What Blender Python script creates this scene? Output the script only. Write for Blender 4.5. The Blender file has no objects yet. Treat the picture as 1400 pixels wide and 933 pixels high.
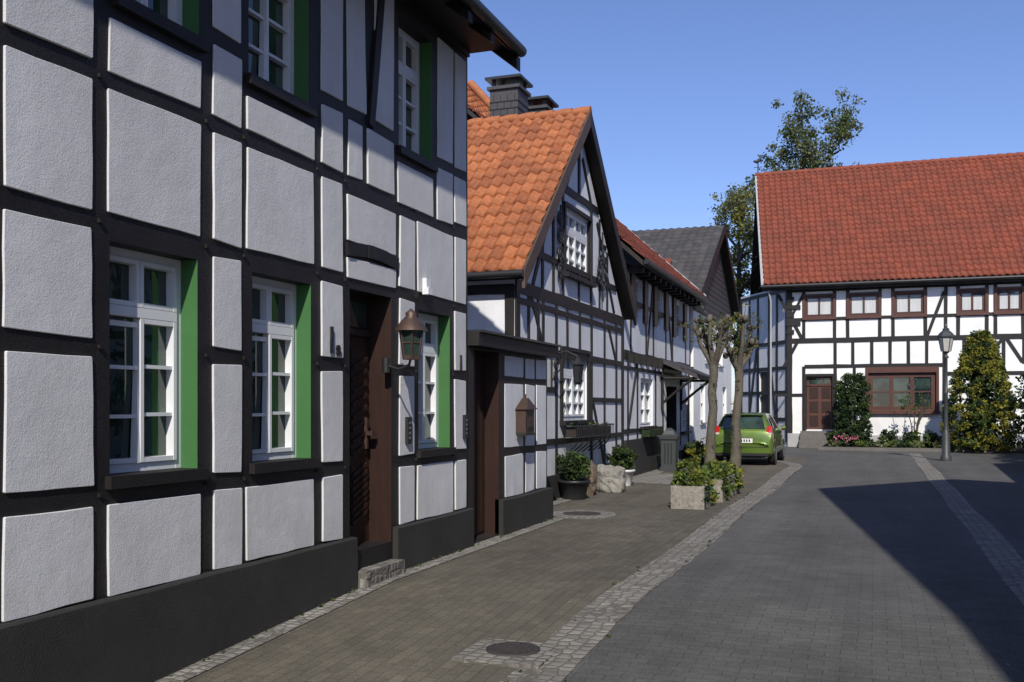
import bpy, math, random
import numpy as np
from mathutils import Vector, Matrix, noise as mnoise
random.seed(7); rng=np.random.default_rng(7)
H=1.6; F=1361.0; CS=0.9396; SN=0.3424
# ---- survey helpers: measured facade points -> metres on the real facade planes
def fy(c,u):
    r=(u-700)/F
    return -c*(CS+SN*r)/(SN-CS*r)
def fz(c,u,v):
    D=-SN*c+CS*fy(c,u); return H+(557-v)/F*D
def qx(c,u):
    r=(u-700)/F; return c*(-SN+CS*r)/(CS+SN*r)
def g(y):
    y=max(y,-4.0)
    return -0.053*max(0.0,8.3-y)
# ---------------------------------------------------------------- materials
def newmat(name):
    m=bpy.data.materials.new(name); m.use_nodes=True
    nt=m.node_tree; b=nt.nodes['Principled BSDF']; return m,nt,b
def pos(nt):
    n=nt.nodes.new('ShaderNodeNewGeometry'); return n.outputs['Position']
def noise(nt,scale,detail=5,rough=.6,vec=None):
    n=nt.nodes.new('ShaderNodeTexNoise'); n.inputs['Scale'].default_value=scale
    n.inputs['Detail'].default_value=detail; n.inputs['Roughness'].default_value=rough
    nt.links.new(vec if vec else pos(nt),n.inputs['Vector']); return n.outputs['Fac']
def mrange(nt,x,a,b,c,d):
    n=nt.nodes.new('ShaderNodeMapRange'); nt.links.new(x,n.inputs[0])
    for i,v in enumerate((a,b,c,d)): n.inputs[i+1].default_value=v
    return n.outputs[0]
def mixc(nt,f,a,b,bt='MIX'):
    n=nt.nodes.new('ShaderNodeMix'); n.data_type='RGBA'; n.blend_type=bt
    for s,v in ((n.inputs[0],f),(n.inputs[6],a),(n.inputs[7],b)):
        if isinstance(v,bpy.types.NodeSocket): nt.links.new(v,s)
        else: s.default_value=v if not isinstance(v,tuple) else (*v[:3],1)
    return n.outputs[2]
def mathn(nt,op,a,b):
    n=nt.nodes.new('ShaderNodeMath'); n.operation=op
    for s,v in ((n.inputs[0],a),(n.inputs[1],b)):
        if isinstance(v,bpy.types.NodeSocket): nt.links.new(v,s)
        else: s.default_value=v
    return n.outputs[0]
def mapped(nt,scale,rot=(0,0,0)):
    mp=nt.nodes.new('ShaderNodeMapping'); mp.inputs['Scale'].default_value=scale; mp.inputs['Rotation'].default_value=rot
    nt.links.new(pos(nt),mp.inputs['Vector']); return mp.outputs[0]
def bump(nt,b,h,strength=.4,dist=.01):
    n=nt.nodes.new('ShaderNodeBump'); n.inputs['Strength'].default_value=strength
    n.inputs['Distance'].default_value=dist; nt.links.new(h,n.inputs['Height'])
    nt.links.new(n.outputs[0],b.inputs['Normal'])
def mk(name,col,rough=.75,var=.25,vs=2.0,bs=45,bst=.4,bd=.01,metal=0,spec=.4,stretch=None):
    m,nt,b=newmat(name)
    vec=mapped(nt,stretch) if stretch else None
    n1=noise(nt,vs,6,.65,vec); n2=noise(nt,vs*9,4,.6,vec)
    f=mathn(nt,'ADD',mathn(nt,'MULTIPLY',n1,.7),mathn(nt,'MULTIPLY',n2,.3))
    f=mrange(nt,f,.3,.7,1-var,1+var*.6)
    c=mixc(nt,1.0,tuple(col),f,'MULTIPLY')
    nt.links.new(c,b.inputs['Base Color'])
    b.inputs['Roughness'].default_value=rough; b.inputs['Metallic'].default_value=metal
    b.inputs['Specular IOR Level'].default_value=spec
    if bst>0: bump(nt,b,noise(nt,bs,5,.65,vec),bst,bd)
    return m
def wallmat(name,col,bst,dirt,grit=110):
    m,nt,b=newmat(name)
    st=mrange(nt,noise(nt,1.0,6,.7,mapped(nt,(3.5,3.5,.5))),.40,.72,0,dirt)
    bl=mrange(nt,noise(nt,.9,5,.65),.35,.7,.88,1.04)
    c=mixc(nt,1,tuple(col),bl,'MULTIPLY'); c=mixc(nt,st,c,(.36,.35,.33))
    sx=nt.nodes.new('ShaderNodeSeparateXYZ'); nt.links.new(pos(nt),sx.inputs[0])
    lo=mrange(nt,sx.outputs[2],.2,1.3,dirt*1.4,0); lo=mathn(nt,'MULTIPLY',lo,mrange(nt,noise(nt,3,5),.35,.6,0,1))
    c=mixc(nt,lo,c,(.33,.31,.27))
    nt.links.new(c,b.inputs['Base Color']); b.inputs['Roughness'].default_value=.9; b.inputs['Specular IOR Level'].default_value=.2
    h=mathn(nt,'ADD',noise(nt,grit,5,.75),mathn(nt,'MULTIPLY',noise(nt,7,4,.6),1.4))
    bump(nt,b,h,bst,.006); return m
M={}
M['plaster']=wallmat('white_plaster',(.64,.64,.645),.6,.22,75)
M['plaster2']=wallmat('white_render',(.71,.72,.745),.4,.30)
M['plaster3']=wallmat('far_white_limewash',(.80,.80,.79),.3,.14)  # whiter, less blue wall tone for the far houses
M['timber']=mk('black_timber',(.014,.0122,.0115),.55,.5,3,60,.6,.01,spec=.35)
M['timber2']=mk('dark_timber',(.022,.017,.015),.6,.5,3,60,.5,.01)
M['plinth']=mk('black_plinth',(.028,.026,.023),.8,.4,1.6,80,.9,.010)
M['green']=mk('green_paint',(.05,.145,.045),.5,.10,3,30,.1,.003)
M['white']=mk('white_frame',(.68,.69,.70),.45,.06,4,40,.05,.002)
M['brown']=mk('brown_wood',(.031,.0140,.010),.45,.35,2.5,50,.4,.006,stretch=(6,6,1))
M['redwood']=mk('reddish_wood',(.085,.034,.024),.5,.25,3,50,.3,.005)
M['barge']=mk('weathered_board',(.085,.055,.042),.65,.3,3,50,.4,.006)
M['stone']=mk('granite',(.22,.205,.18),.85,.35,8,50,.7,.015)
M['planterstone']=mk('pebble_concrete',(.30,.27,.23),.9,.6,16,60,1,.02)
M['boulder']=mk('boulder_stone',(.25,.235,.205),.9,.45,7,30,.9,.03)
M['boulderb']=mk('brown_boulder_stone',(.155,.12,.085),.9,.5,7,30,.9,.03)
M['iron']=mk('iron_paint',(.018,.019,.02),.45,.2,4,60,.2,.003,spec=.5)
M['greyiron']=mk('grey_cast_iron',(.04,.045,.045),.5,.2,4,60,.2,.003,spec=.5)
M['copper']=mk('weathered_copper',(.085,.055,.043),.5,.4,9,60,.4,.004,metal=.4)
M['slatewall']=mk('slate_cladding',(.05,.048,.052),.6,.3,3,20,.5,.01)
M['grey']=mk('grey_wall',(.36,.36,.36),.8,.2,2,50,.3,.008)
M['kerb']=mk('kerb_stone',(.13,.12,.11),.85,.3,5,50,.5,.01)
M['soil']=mk('soil',(.06,.042,.03),.95,.4,6,30,1,.04)
M['bark']=mk('bark',(.115,.10,.075),.9,.5,6,25,1,.03,stretch=(1,1,.4))
M['darkbark']=mk('dark_bark',(.08,.065,.05),.9,.4,6,25,1,.03)
M['pink']=mk('pink_flowers',(.50,.14,.22),.7,.3,9,30,0)
M['whitepot']=mk('white_pot',(.6,.6,.58),.5,.1,4,40,.1,.004)
M['cream']=mk('parchment_glass',(.45,.44,.40),.2,.1,4,40,0)
M['rubber']=mk('rubber',(.02,.02,.02),.7,.1,4,40,.1,.003)
M['chrome']=mk('alloy',(.55,.55,.56),.3,.05,4,40,0,metal=.9)
M['blackplastic']=mk('black_plastic',(.02,.02,.022),.45,.1,4,40,.1,.002)
M['plate']=mk('number_plate',(.7,.7,.67),.4,.05,4,40,0)
M['curtain']=mk('curtain_cloth',(.52,.53,.53),.8,.25,2,20,.5,.02,stretch=(9,9,.4))
def glass(name,col=(.012,.018,.017),rough=.03):
    m,nt,b=newmat(name)
    f=noise(nt,1.7,3,.5); c=mixc(nt,mrange(nt,f,.42,.62,0,1),tuple(col),(col[0]*3,col[1]*3.4,col[2]*3))
    nt.links.new(c,b.inputs['Base Color']); b.inputs['Roughness'].default_value=rough
    b.inputs['Specular IOR Level'].default_value=.9
    bump(nt,b,noise(nt,5,2,.5),.15,.01); return m
M['glass']=glass('window_glass'); M['glassg']=glass('green_reflection_glass',(.008,.020,.012))  # glassg: green reflections painted into the pane colour
M['glassb']=glass('curtained_glass',(.07,.08,.088),.06)
def simple(name,col,rough,metal=0,coat=0,spec=.5):
    m,nt,b=newmat(name); f=noise(nt,6,3)
    nt.links.new(mixc(nt,1,tuple(col),mrange(nt,f,.3,.7,.93,1.05),'MULTIPLY'),b.inputs['Base Color'])
    b.inputs['Roughness'].default_value=rough; b.inputs['Metallic'].default_value=metal
    b.inputs['Coat Weight'].default_value=coat; b.inputs['Specular IOR Level'].default_value=spec; return m
M['carpaint']=simple('green_car_paint',(.105,.17,.022),.34,.4,1)
M['tail']=simple('tail_light_red',(.45,.012,.012),.2,0,.6)
M['tail_w']=simple('tail_light_clear',(.6,.5,.45),.2,0,.6)
def tile_mat(name,col,col2,dark,amt=.6):
    m,nt,b=newmat(name)
    a=nt.nodes.new('ShaderNodeAttribute'); a.attribute_name='tv'
    c=mixc(nt,a.outputs['Fac'],tuple(col),tuple(col2))
    f=mrange(nt,noise(nt,.8,7,.75),.45,.72,0,amt)
    c=mixc(nt,f,c,tuple(dark))
    f2=mrange(nt,noise(nt,14,5,.7),.35,.7,.70,1.12)
    c=mixc(nt,1,c,f2,'MULTIPLY')
    sp=mrange(nt,noise(nt,22,3,.8),.62,.72,0,.6); c=mixc(nt,sp,c,(.05,.045,.035))
    nt.links.new(c,b.inputs['Base Color'])
    b.inputs['Roughness'].default_value=.75; b.inputs['Specular IOR Level'].default_value=.25; bump(nt,b,noise(nt,60,4),.3,.006); return m
M['tile_or']=tile_mat('orange_pantiles',(.41,.145,.058),(.27,.090,.040),(.16,.065,.040))
M['tile_red']=tile_mat('red_pantiles',(.25,.064,.036),(.19,.050,.030),(.13,.048,.034),.7)
M['tile_slate']=tile_mat('dark_grey_tiles',(.052,.050,.053),(.085,.078,.078),(.04,.04,.04))
def leafmat(name,col,tr=.35):
    m,nt,b=newmat(name)
    c=mixc(nt,1,tuple(col),mrange(nt,noise(nt,3.5,4),.3,.7,.5,1.5),'MULTIPLY')
    nt.links.new(c,b.inputs['Base Color']); b.inputs['Roughness'].default_value=.6
    b.inputs['Specular IOR Level'].default_value=.25
    t=nt.nodes.new('ShaderNodeBsdfTranslucent'); nt.links.new(c,t.inputs[0])
    ms=nt.nodes.new('ShaderNodeMixShader'); ms.inputs[0].default_value=tr
    nt.links.new(b.outputs[0],ms.inputs[1]); nt.links.new(t.outputs[0],ms.inputs[2])
    nt.links.new(ms.outputs[0],nt.nodes['Material Output'].inputs[0]); return m
M['leaf']=leafmat('leaf_green',(.065,.10,.026)); M['leafd']=leafmat('leaf_dark',(.024,.043,.016),.2)
M['leafy']=leafmat('leaf_yellowgreen',(.21,.20,.028)); M['leafg']=leafmat('leaf_greygreen',(.13,.145,.065))
M['ivy']=leafmat('ivy_green',(.12,.165,.03))
def paver(name,c1,c2,mortar,bw,rh,stain=.35,rot=0,bst=.5):
    m,nt,b=newmat(name)
    mo=mapped(nt,(1,1,1),(0,0,rot))
    br=nt.nodes.new('ShaderNodeTexBrick')
    br.inputs['Scale'].default_value=1; br.inputs['Brick Width'].default_value=bw
    br.inputs['Row Height'].default_value=rh; br.inputs['Mortar Size'].default_value=.0045
    br.inputs['Mortar Smooth'].default_value=.6; br.inputs['Bias'].default_value=0
    br.inputs['Color1'].default_value=(*c1,1); br.inputs['Color2'].default_value=(*c2,1); br.inputs['Mortar'].default_value=(*mortar,1)
    nw=nt.nodes.new('ShaderNodeTexNoise'); nw.inputs['Scale'].default_value=1.3; nt.links.new(mo,nw.inputs['Vector'])
    va=nt.nodes.new('ShaderNodeVectorMath'); va.operation='SCALE'; va.inputs['Scale'].default_value=.035; nt.links.new(nw.outputs['Color'],va.inputs[0])
    vb=nt.nodes.new('ShaderNodeVectorMath'); vb.operation='ADD'; nt.links.new(mo,vb.inputs[0]); nt.links.new(va.outputs[0],vb.inputs[1])
    nt.links.new(vb.outputs[0],br.inputs['Vector'])
    f=mathn(nt,'ADD',mathn(nt,'MULTIPLY',noise(nt,.45,7,.72),.6),mathn(nt,'MULTIPLY',noise(nt,3,6,.75),.4))
    f=mrange(nt,f,.35,.65,1-stain,1+stain)
    c=mixc(nt,1,br.outputs['Color'],f,'MULTIPLY')
    tr=mrange(nt,noise(nt,1,5,.6,mapped(nt,(1.6,.12,1))),.35,.65,.86,1.14); c=mixc(nt,1,c,tr,'MULTIPLY')
    f3=mrange(nt,noise(nt,75,3,.75),.3,.75,.65,1.45); c=mixc(nt,1,c,f3,'MULTIPLY')
    vo=nt.nodes.new('ShaderNodeTexVoronoi'); vo.inputs['Scale'].default_value=2.3; nt.links.new(pos(nt),vo.inputs['Vector'])
    sp=mrange(nt,vo.outputs['Distance'],.02,.04,.7,0); c=mixc(nt,sp,c,(.27,.26,.20))
    nt.links.new(c,b.inputs['Base Color']); b.inputs['Roughness'].default_value=.85
    b.inputs['Specular IOR Level'].default_value=.3
    h=mathn(nt,'ADD',mathn(nt,'MULTIPLY',br.outputs['Fac'],-.8),mathn(nt,'MULTIPLY',noise(nt,55,4),.8))
    bump(nt,b,h,bst,.005); return m
def cobble(name,ca,cb,joint,scale):
    m,nt,b=newmat(name)
    vo=nt.nodes.new('ShaderNodeTexVoronoi'); vo.inputs['Scale'].default_value=scale; vo.inputs['Randomness'].default_value=.45
    ve=nt.nodes.new('ShaderNodeTexVoronoi'); ve.feature='DISTANCE_TO_EDGE'; ve.inputs['Scale'].default_value=scale; ve.inputs['Randomness'].default_value=.45
    p=pos(nt); nt.links.new(p,vo.inputs['Vector']); nt.links.new(p,ve.inputs['Vector'])
    sx=nt.nodes.new('ShaderNodeSeparateColor'); nt.links.new(vo.outputs['Color'],sx.inputs[0])
    c=mixc(nt,sx.outputs[0],ca,cb)
    c=mixc(nt,1,c,mrange(nt,noise(nt,1.6,6,.7),.3,.7,.65,1.2),'MULTIPLY')
    c=mixc(nt,1,c,mrange(nt,noise(nt,60,3,.7),.3,.7,.75,1.2),'MULTIPLY')
    c=mixc(nt,mrange(nt,ve.outputs['Distance'],.02,.12,.85,0),c,joint)
    nt.links.new(c,b.inputs['Base Color']); b.inputs['Roughness'].default_value=.8
    bump(nt,b,mrange(nt,ve.outputs['Distance'],0,.25,0,1),.7,.015); return m
M['road']=paver('dark_pavers',(.090,.087,.082),(.076,.074,.070),(.052,.050,.046),.2,.1,.26)
M['walk']=paver('brown_pavers',(.105,.093,.070),(.084,.074,.057),(.055,.050,.039),.2,.1,.3,math.pi/2)
M['cob']=cobble('cobble_gutter',(.245,.228,.198),(.15,.138,.12),(.08,.074,.06),10.5)
M['cob2']=cobble('small_setts',(.28,.262,.23),(.16,.15,.132),(.08,.073,.06),13)
M['earth']=mk('earth_ground',(.085,.08,.065),.95,.3,.8,20,.5,.02)
M['lid']=mk('manhole_iron',(.04,.035,.032),.6,.4,12,40,.8,.01)
# ---------------------------------------------------------------- mesh builder
class MB:
    def __init__(s): s.v=[]; s.f=[]; s.m=[]; s.sm=[]; s.mats=[]
    def mi(s,k):
        if k not in s.mats: s.mats.append(k)
        return s.mats.index(k)
    def face(s,pts,k,smooth=False):
        b=len(s.v); s.v+= [tuple(p) for p in pts]; s.f.append(tuple(range(b,b+len(pts)))); s.m.append(s.mi(k)); s.sm.append(smooth)
    def mesh(s,vs,fs,k,smooth=False):
        b=len(s.v); s.v+=[tuple(p) for p in vs]; i=s.mi(k)
        for f in fs: s.f.append(tuple(b+j for j in f)); s.m.append(i); s.sm.append(smooth)
    def hexa(s,p,k):
        s.mesh(p,[(0,3,2,1),(4,5,6,7),(0,1,5,4),(1,2,6,5),(2,3,7,6),(3,0,4,7)],k)
    def box(s,a,b,k):
        x0,y0,z0=a; x1,y1,z1=b
        s.hexa([(x0,y0,z0),(x1,y0,z0),(x1,y1,z0),(x0,y1,z0),(x0,y0,z1),(x1,y0,z1),(x1,y1,z1),(x0,y1,z1)],k)
    def rings(s,rings,k,smooth=True,cap=True):
        n=len(rings[0]); vs=[p for r in rings for p in r]; fs=[]
        for i in range(len(rings)-1):
            for j in range(n):
                fs.append((i*n+j,i*n+(j+1)%n,(i+1)*n+(j+1)%n,(i+1)*n+j))
        s.mesh(vs,fs,k,smooth)
        if cap: s.face(rings[0],k); s.face(rings[-1],k)
    def lathe(s,cx,cy,prof,k,n=16,smooth=True,rot=0):
        s.rings([[(cx+r*math.cos(2*math.pi*(j+rot)/n),cy+r*math.sin(2*math.pi*(j+rot)/n),z) for j in range(n)] for r,z in prof],k,smooth)
    def tube(s,pts,rad,k,n=6):
        pts=[Vector(p) for p in pts]; R=[]
        if not isinstance(rad,(list,tuple)): rad=[rad]*len(pts)
        for i,p in enumerate(pts):
            d=(pts[min(i+1,len(pts)-1)]-pts[max(i-1,0)]).normalized()
            a=d.orthogonal().normalized() if i==0 else (pa-d*pa.dot(d)).normalized()
            pa=a; b=d.cross(a)
            R.append([p+(a*math.cos(2*math.pi*j/n)+b*math.sin(2*math.pi*j/n))*rad[i] for j in range(n)])
        s.rings(R,k)
    def build(s,name,parent=None,subsurf=0):
        me=bpy.data.meshes.new(name); me.from_pydata(s.v,[],s.f)
        for k in s.mats: me.materials.append(M[k])
        me.polygons.foreach_set('material_index',s.m); me.polygons.foreach_set('use_smooth',s.sm)
        me.update(); o=bpy.data.objects.new(name,me); bpy.context.collection.objects.link(o)
        if parent: o.parent=parent; o.matrix_parent_inverse=Matrix.Translation(-Vector(parent.location))
        if subsurf:
            md=o.modifiers.new('s','SUBSURF'); md.levels=subsurf; md.render_levels=subsurf
        return o
def empty(name,loc=(0,0,0)):
    e=bpy.data.objects.new(name,None); e.location=loc; e.empty_display_size=.3
    bpy.context.collection.objects.link(e); return e
class Wall:
    def __init__(s,o,t,n): s.o=Vector((o[0],o[1],0)); s.t=Vector((t[0],t[1],0)).normalized(); s.n=Vector((n[0],n[1],0)).normalized()
    def P(s,a,z,out=0):
        p=s.o+s.t*a+s.n*out; return (p.x,p.y,z)
    def box(s,mb,a0,a1,z0,z1,o0,o1,k):
        mb.hexa([s.P(a0,z0,o0),s.P(a1,z0,o0),s.P(a1,z0,o1),s.P(a0,z0,o1),s.P(a0,z1,o0),s.P(a1,z1,o0),s.P(a1,z1,o1),s.P(a0,z1,o1)],k)
    def beam(s,mb,p,q,w,k,out=.02,back=-.01,wob=1.0):
        p=Vector(p);q=Vector(q); L=(q-p).length; d=(q-p).normalized(); nn=Vector((-d.y,d.x))*w/2
        o=out+random.uniform(-.004,.004); n=max(1,min(14,int(L/.55)))
        ed=[]
        for i in range(n+1):
            c=p.lerp(q,i/n); j1=random.uniform(-.11,.11)*wob; j2=random.uniform(-.11,.11)*wob
            ed.append((c-nn*(1+j1),c+nn*(1+j2)))
        vs=[];fs=[]
        for a,b in ed: vs+=[s.P(a.x,a.y,back),s.P(b.x,b.y,back),s.P(b.x,b.y,o),s.P(a.x,a.y,o)]
        for i in range(n):
            for q_ in range(4): fs.append((4*i+q_,4*i+(q_+1)%4,4*i+4+(q_+1)%4,4*i+4+q_))
        fs+=[(0,1,2,3),(4*n,4*n+1,4*n+2,4*n+3)]
        mb.mesh(vs,fs,k)
    def facade(s,mb,top,z0,ops,k):
        T=sorted(top)
        def tz(a):
            for (a0,b0),(a1,b1) in zip(T,T[1:]):
                if a0-1e-4<=a<=a1+1e-4: return b0+(b1-b0)*(a-a0)/(a1-a0)
        br=sorted(set([round(t[0],5) for t in T]+[round(x,5) for o in ops for x in (o['a'][0],o['a'][1])]))
        br=[b for b in br if T[0][0]-1e-4<=b<=T[-1][0]+1e-4]
        for a,b in zip(br,br[1:]):
            if b-a<1e-4: continue
            m=(a+b)/2; segs=sorted([(o['z'][0],o['z'][1]) for o in ops if o['a'][0]<m<o['a'][1]])
            z=z0
            for s0,s1 in segs:
                if s0>z: mb.face([s.P(a,z),s.P(b,z),s.P(b,s0),s.P(a,s0)],k)
                z=s1
            mb.face([s.P(a,z),s.P(b,z),s.P(b,tz(b)),s.P(a,tz(a))],k)
        for o in ops:
            (a0,a1),(b0,b1),d=o['a'],o['z'],o.get('d',.15); r=o.get('r',k); rl=o.get('rl',r)
            mb.face([s.P(a0,b0),s.P(a0,b0,-d),s.P(a0,b1,-d),s.P(a0,b1)],rl)
            mb.face([s.P(a1,b0),s.P(a1,b0,-d),s.P(a1,b1,-d),s.P(a1,b1)],r)
            mb.face([s.P(a0,b0),s.P(a1,b0),s.P(a1,b0,-d),s.P(a0,b0,-d)],o.get('rb',k))
            mb.face([s.P(a0,b1),s.P(a1,b1),s.P(a1,b1,-d),s.P(a0,b1,-d)],k)
    def window(s,mb,a0,a1,z0,z1,d,fr='white',gl='glass',ft=.055,cols=2,rows=3,transom=None,bar=.022,tcols=2,trows=1,openleaf=None):
        s.box(mb,a0,a1,z0,z1,-d-.03,-d-.022,gl)
        f0,f1=-d-.021,-d+.03
        s.box(mb,a0,a0+ft,z0,z1,f0,f1,fr); s.box(mb,a1-ft,a1,z0,z1,f0,f1,fr)
        s.box(mb,a0+ft,a1-ft,z0,z0+ft,f0,f1-.002,fr); s.box(mb,a0+ft,a1-ft,z1-ft,z1,f0,f1-.002,fr)
        parts=[(z0+ft,z1-ft,cols,rows)]
        if transom:
            s.box(mb,a0+ft,a1-ft,transom-ft*.6,transom+ft*.6,f0,f1+.012,fr)
            parts=[(z0+ft,transom-ft*.6,cols,rows),(transom+ft*.6,z1-ft,tcols,trows)]
        A0,A1=a0+ft,a1-ft
        for pi,(p0,p1,c,r) in enumerate(parts):
            for i in range(c):
                x0=A0+(A1-A0)*i/c; x1=A0+(A1-A0)*(i+1)/c; st=ft*.62; h=f1+.012+i*.001
                if openleaf is not None and pi==0 and i==openleaf:
                    for xa,xb in ((x0+.003,x0+st),(x1-st,x1-.003)):
                        mb.hexa([s.P(xa,p0,f0+.01),s.P(xb,p0,f0+.01),s.P(xb+.05,p1-.03,f0),s.P(xa+.05,p1-.03,f0),s.P(xa,p0,h),s.P(xb,p0,h),s.P(xb+.05,p1-.03,h-.03),s.P(xa+.05,p1-.03,h-.03)],fr)
                    s.box(mb,x0+st,x1-st,p0+.003,p0+st,f0,h-.002,fr); s.box(mb,x0+st+.05,x1-st+.05,p1-st-.03,p1-.03,f0,h-.03,fr)
                    for j in range(1,r):
                        zz=p0+(p1-p0)*j/r-.012; s.box(mb,x0+st+.05*j/r,x1-st+.05*j/r,zz-bar/2,zz+bar/2,f0,h-.02,fr)
                    continue
                s.box(mb,x0+.003,x0+st,p0+.003,p1-.003,f0,h,fr); s.box(mb,x1-st,x1-.003,p0+.003,p1-.003,f0,h,fr)
                s.box(mb,x0+st,x1-st,p0+.003,p0+st,f0,h-.002,fr); s.box(mb,x0+st,x1-st,p1-st,p1-.003,f0,h-.002,fr)
                for j in range(1,r):
                    zz=p0+(p1-p0)*j/r; s.box(mb,x0+st,x1-st,zz-bar/2,zz+bar/2,f0,h-.012,fr)
    def panel(s,mb,a0,a1,z0,z1,k,out=.015,lt=0):
        j=lambda: random.uniform(-.011,.011)
        c=[Vector((a0+j(),z0+j())),Vector((a1+j(),z0+j())),Vector((a1+j()+lt,z1+j())),Vector((a0+j()+lt,z1+j()))]
        out=out+random.uniform(-.003,.003)
        wand=[]
        for i in range(4):
            L=(c[(i+1)%4]-c[i]).length; n=max(1,int(L/.2)); wand.append([0]+[random.uniform(-.004,.004) for _ in range(n-1)])
        def ring(ins,rad,o):
            r=[]
            for i in range(4):
                p=c[i]; e1=(c[i-1]-p).normalized(); e2=(c[(i+1)%4]-p).normalized(); q=p+(e1+e2)*ins
                for t in (0,.5,1):
                    A=q+e1*rad*(1-t)+e2*rad*t; B=q+(e1+e2)*rad*.29; r.append(A.lerp(B,(1-abs(t-.5)*2)*.45))
                p2=c[(i+1)%4]; e3=(c[(i+2)%4]-p2).normalized(); q2=p2+(e3-e2)*ins
                w=wand[i]; n=len(w)
                for m in range(1,n):
                    a=q.lerp(q2,m/n); r.append(a+e1*w[m])
            return [s.P(x.x,x.y,o) for x in r]
        R=[ring(0,.007,-.005),ring(.001,.007,out*.8),ring(.004,.007,out)]
        n=len(R[0]); vs=[p for r in R for p in r]; fs=[]
        for i in range(len(R)-1):
            for q in range(n): fs.append((i*n+q,i*n+(q+1)%n,(i+1)*n+(q+1)%n,(i+1)*n+q))
        fs.append(tuple((len(R)-1)*n+q for q in range(n)))
        mb.mesh(vs,fs,k,False)
def tiles(name,p00,p10,p11,p01,mat,parent,tw=.22,tl=.33,amp=.03,step=.025,k=6):
    p00,p10,p11,p01=[np.array(p,float) for p in (p00,p10,p11,p01)]
    W=np.linalg.norm(p10-p00); L=np.linalg.norm(p01-p00)
    nc=max(2,int(round(W/tw))); nr=max(2,int(round(L/tl)))
    n=np.cross(p10-p00,p01-p00); n/=np.linalg.norm(n)
    if n[2]<0: n=-n
    us=np.arange(nc*k+1)/(nc*k); ph=(us*nc)%1.0
    prof=amp*np.where(ph<.62,np.sin(np.pi*ph/.62),-.35*np.sin(np.pi*(ph-.62)/.38))
    sag=.03*np.sin(us*7.0+1.0)*min(1,W/8)
    rows=[]
    for j in range(nr):
        jit=np.repeat(rng.uniform(-.009,.009,nc),k); jit=np.append(jit,jit[-1])
        for e,(s,h) in enumerate(((j/nr,step),((j+1.12)/nr if j<nr-1 else 1.0,0.0))):
            base=(p00[None]*(1-us[:,None])+p10[None]*us[:,None])*(1-s)+(p01[None]*(1-us[:,None])+p11[None]*us[:,None])*s
            rows.append(base+n[None]*(prof+h+sag*math.sin(math.pi*min(1,s))+(jit if e==0 else 0))[:,None])
        rows.append(rows[-2]-n[None]*(step+.012))
    V=np.concatenate(rows); m=nc*k+1; fs=[];tv=[]
    for j in range(nr):
        a=j*3*m; b=a+m; c=a+2*m; tvr=rng.random(nc)**1.3
        for i in range(nc*k):
            fs.append((a+i,a+i+1,b+i+1,b+i)); fs.append((c+i,c+i+1,a+i+1,a+i)); t=tvr[i//k]; tv+=[t,t]
    me=bpy.data.meshes.new(name); me.from_pydata(V.tolist(),[],fs); me.materials.append(M[mat])
    at=me.attributes.new('tv','FLOAT','FACE'); at.data.foreach_set('value',tv)
    me.polygons.foreach_set('use_smooth',[True]*len(fs)); me.update()
    o=bpy.data.objects.new(name,me); bpy.context.collection.objects.link(o)
    if parent: o.parent=parent; o.matrix_parent_inverse=Matrix.Translation(-Vector(parent.location))
    return o
def leaves(mb,clumps,per,size,mats,spread=.5):
    for ci,(c,r) in enumerate(clumps):
        k=mats[ci%len(mats)]
        n=per; d=rng.normal(size=(n,3)); d/=np.linalg.norm(d,axis=1)[:,None]
        rr=r*rng.random(n)**spread; P=np.array(c)+d*rr[:,None]*np.array([1,1,.85])
        A=rng.normal(size=(n,3)); A/=np.linalg.norm(A,axis=1)[:,None]
        B=np.cross(A,rng.normal(size=(n,3))); B/=np.linalg.norm(B,axis=1)[:,None]
        S=size*rng.uniform(.6,1.3,n)[:,None]
        q=np.stack([P-A*S*.5,P+B*S*.32,P+A*S*.5,P-B*S*.32],1).reshape(-1,3)
        mb.mesh(q.tolist(),[(4*i,4*i+1,4*i+2,4*i+3) for i in range(n)],k)
def ellip_clumps(c,rad,n,cr,shell=.35):
    out=[]
    for _ in range(n):
        d=rng.normal(size=3); d/=np.linalg.norm(d); r=rng.random()**shell
        out.append((np.array(c)+d*r*np.array(rad),cr*rng.uniform(.6,1.3)))
    return out
XW=lambda c: Wall((c,0),(0,1),(1,0))
YW=lambda c: Wall((0,c),(1,0),(0,-1))
# ================================================================ GROUND
ysteps=[-60,-20,-10,-4]+[i*.5 for i in range(-7,17)]+[8.3,9,12,16,20,25,30,36,42,60,120,600]
def sheet(name,xl,xr,y0,y1,off,k,mb=None):
    own=mb is None
    if own: mb=MB()
    ys=sorted(set([y for y in ysteps if y0<y<y1]+[y0,y1]))
    vs=[];fs=[]
    for y in ys: vs+=[(xl,y,g(y)+off),(xr,y,g(y)+off)]
    for i in range(len(ys)-1): fs.append((2*i,2*i+1,2*i+3,2*i+2))
    mb.mesh(vs,fs,k)
    if own: return mb.build(name)
sheet('ground',-400,400,-60,600,-.012,'earth')
sheet('pavement',-14,-1.95,-20,36,-.004,'walk')
sheet('road',-1.96,1.32,-20,41,0,'road')
mb=MB(); sheet('',1.3,16,-20,41,-.004,'road',mb)
sheet('',-14,-1.95,33.2,40.2,.0,'road',mb); mb.build('side_lane_road')
mb=MB()
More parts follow.
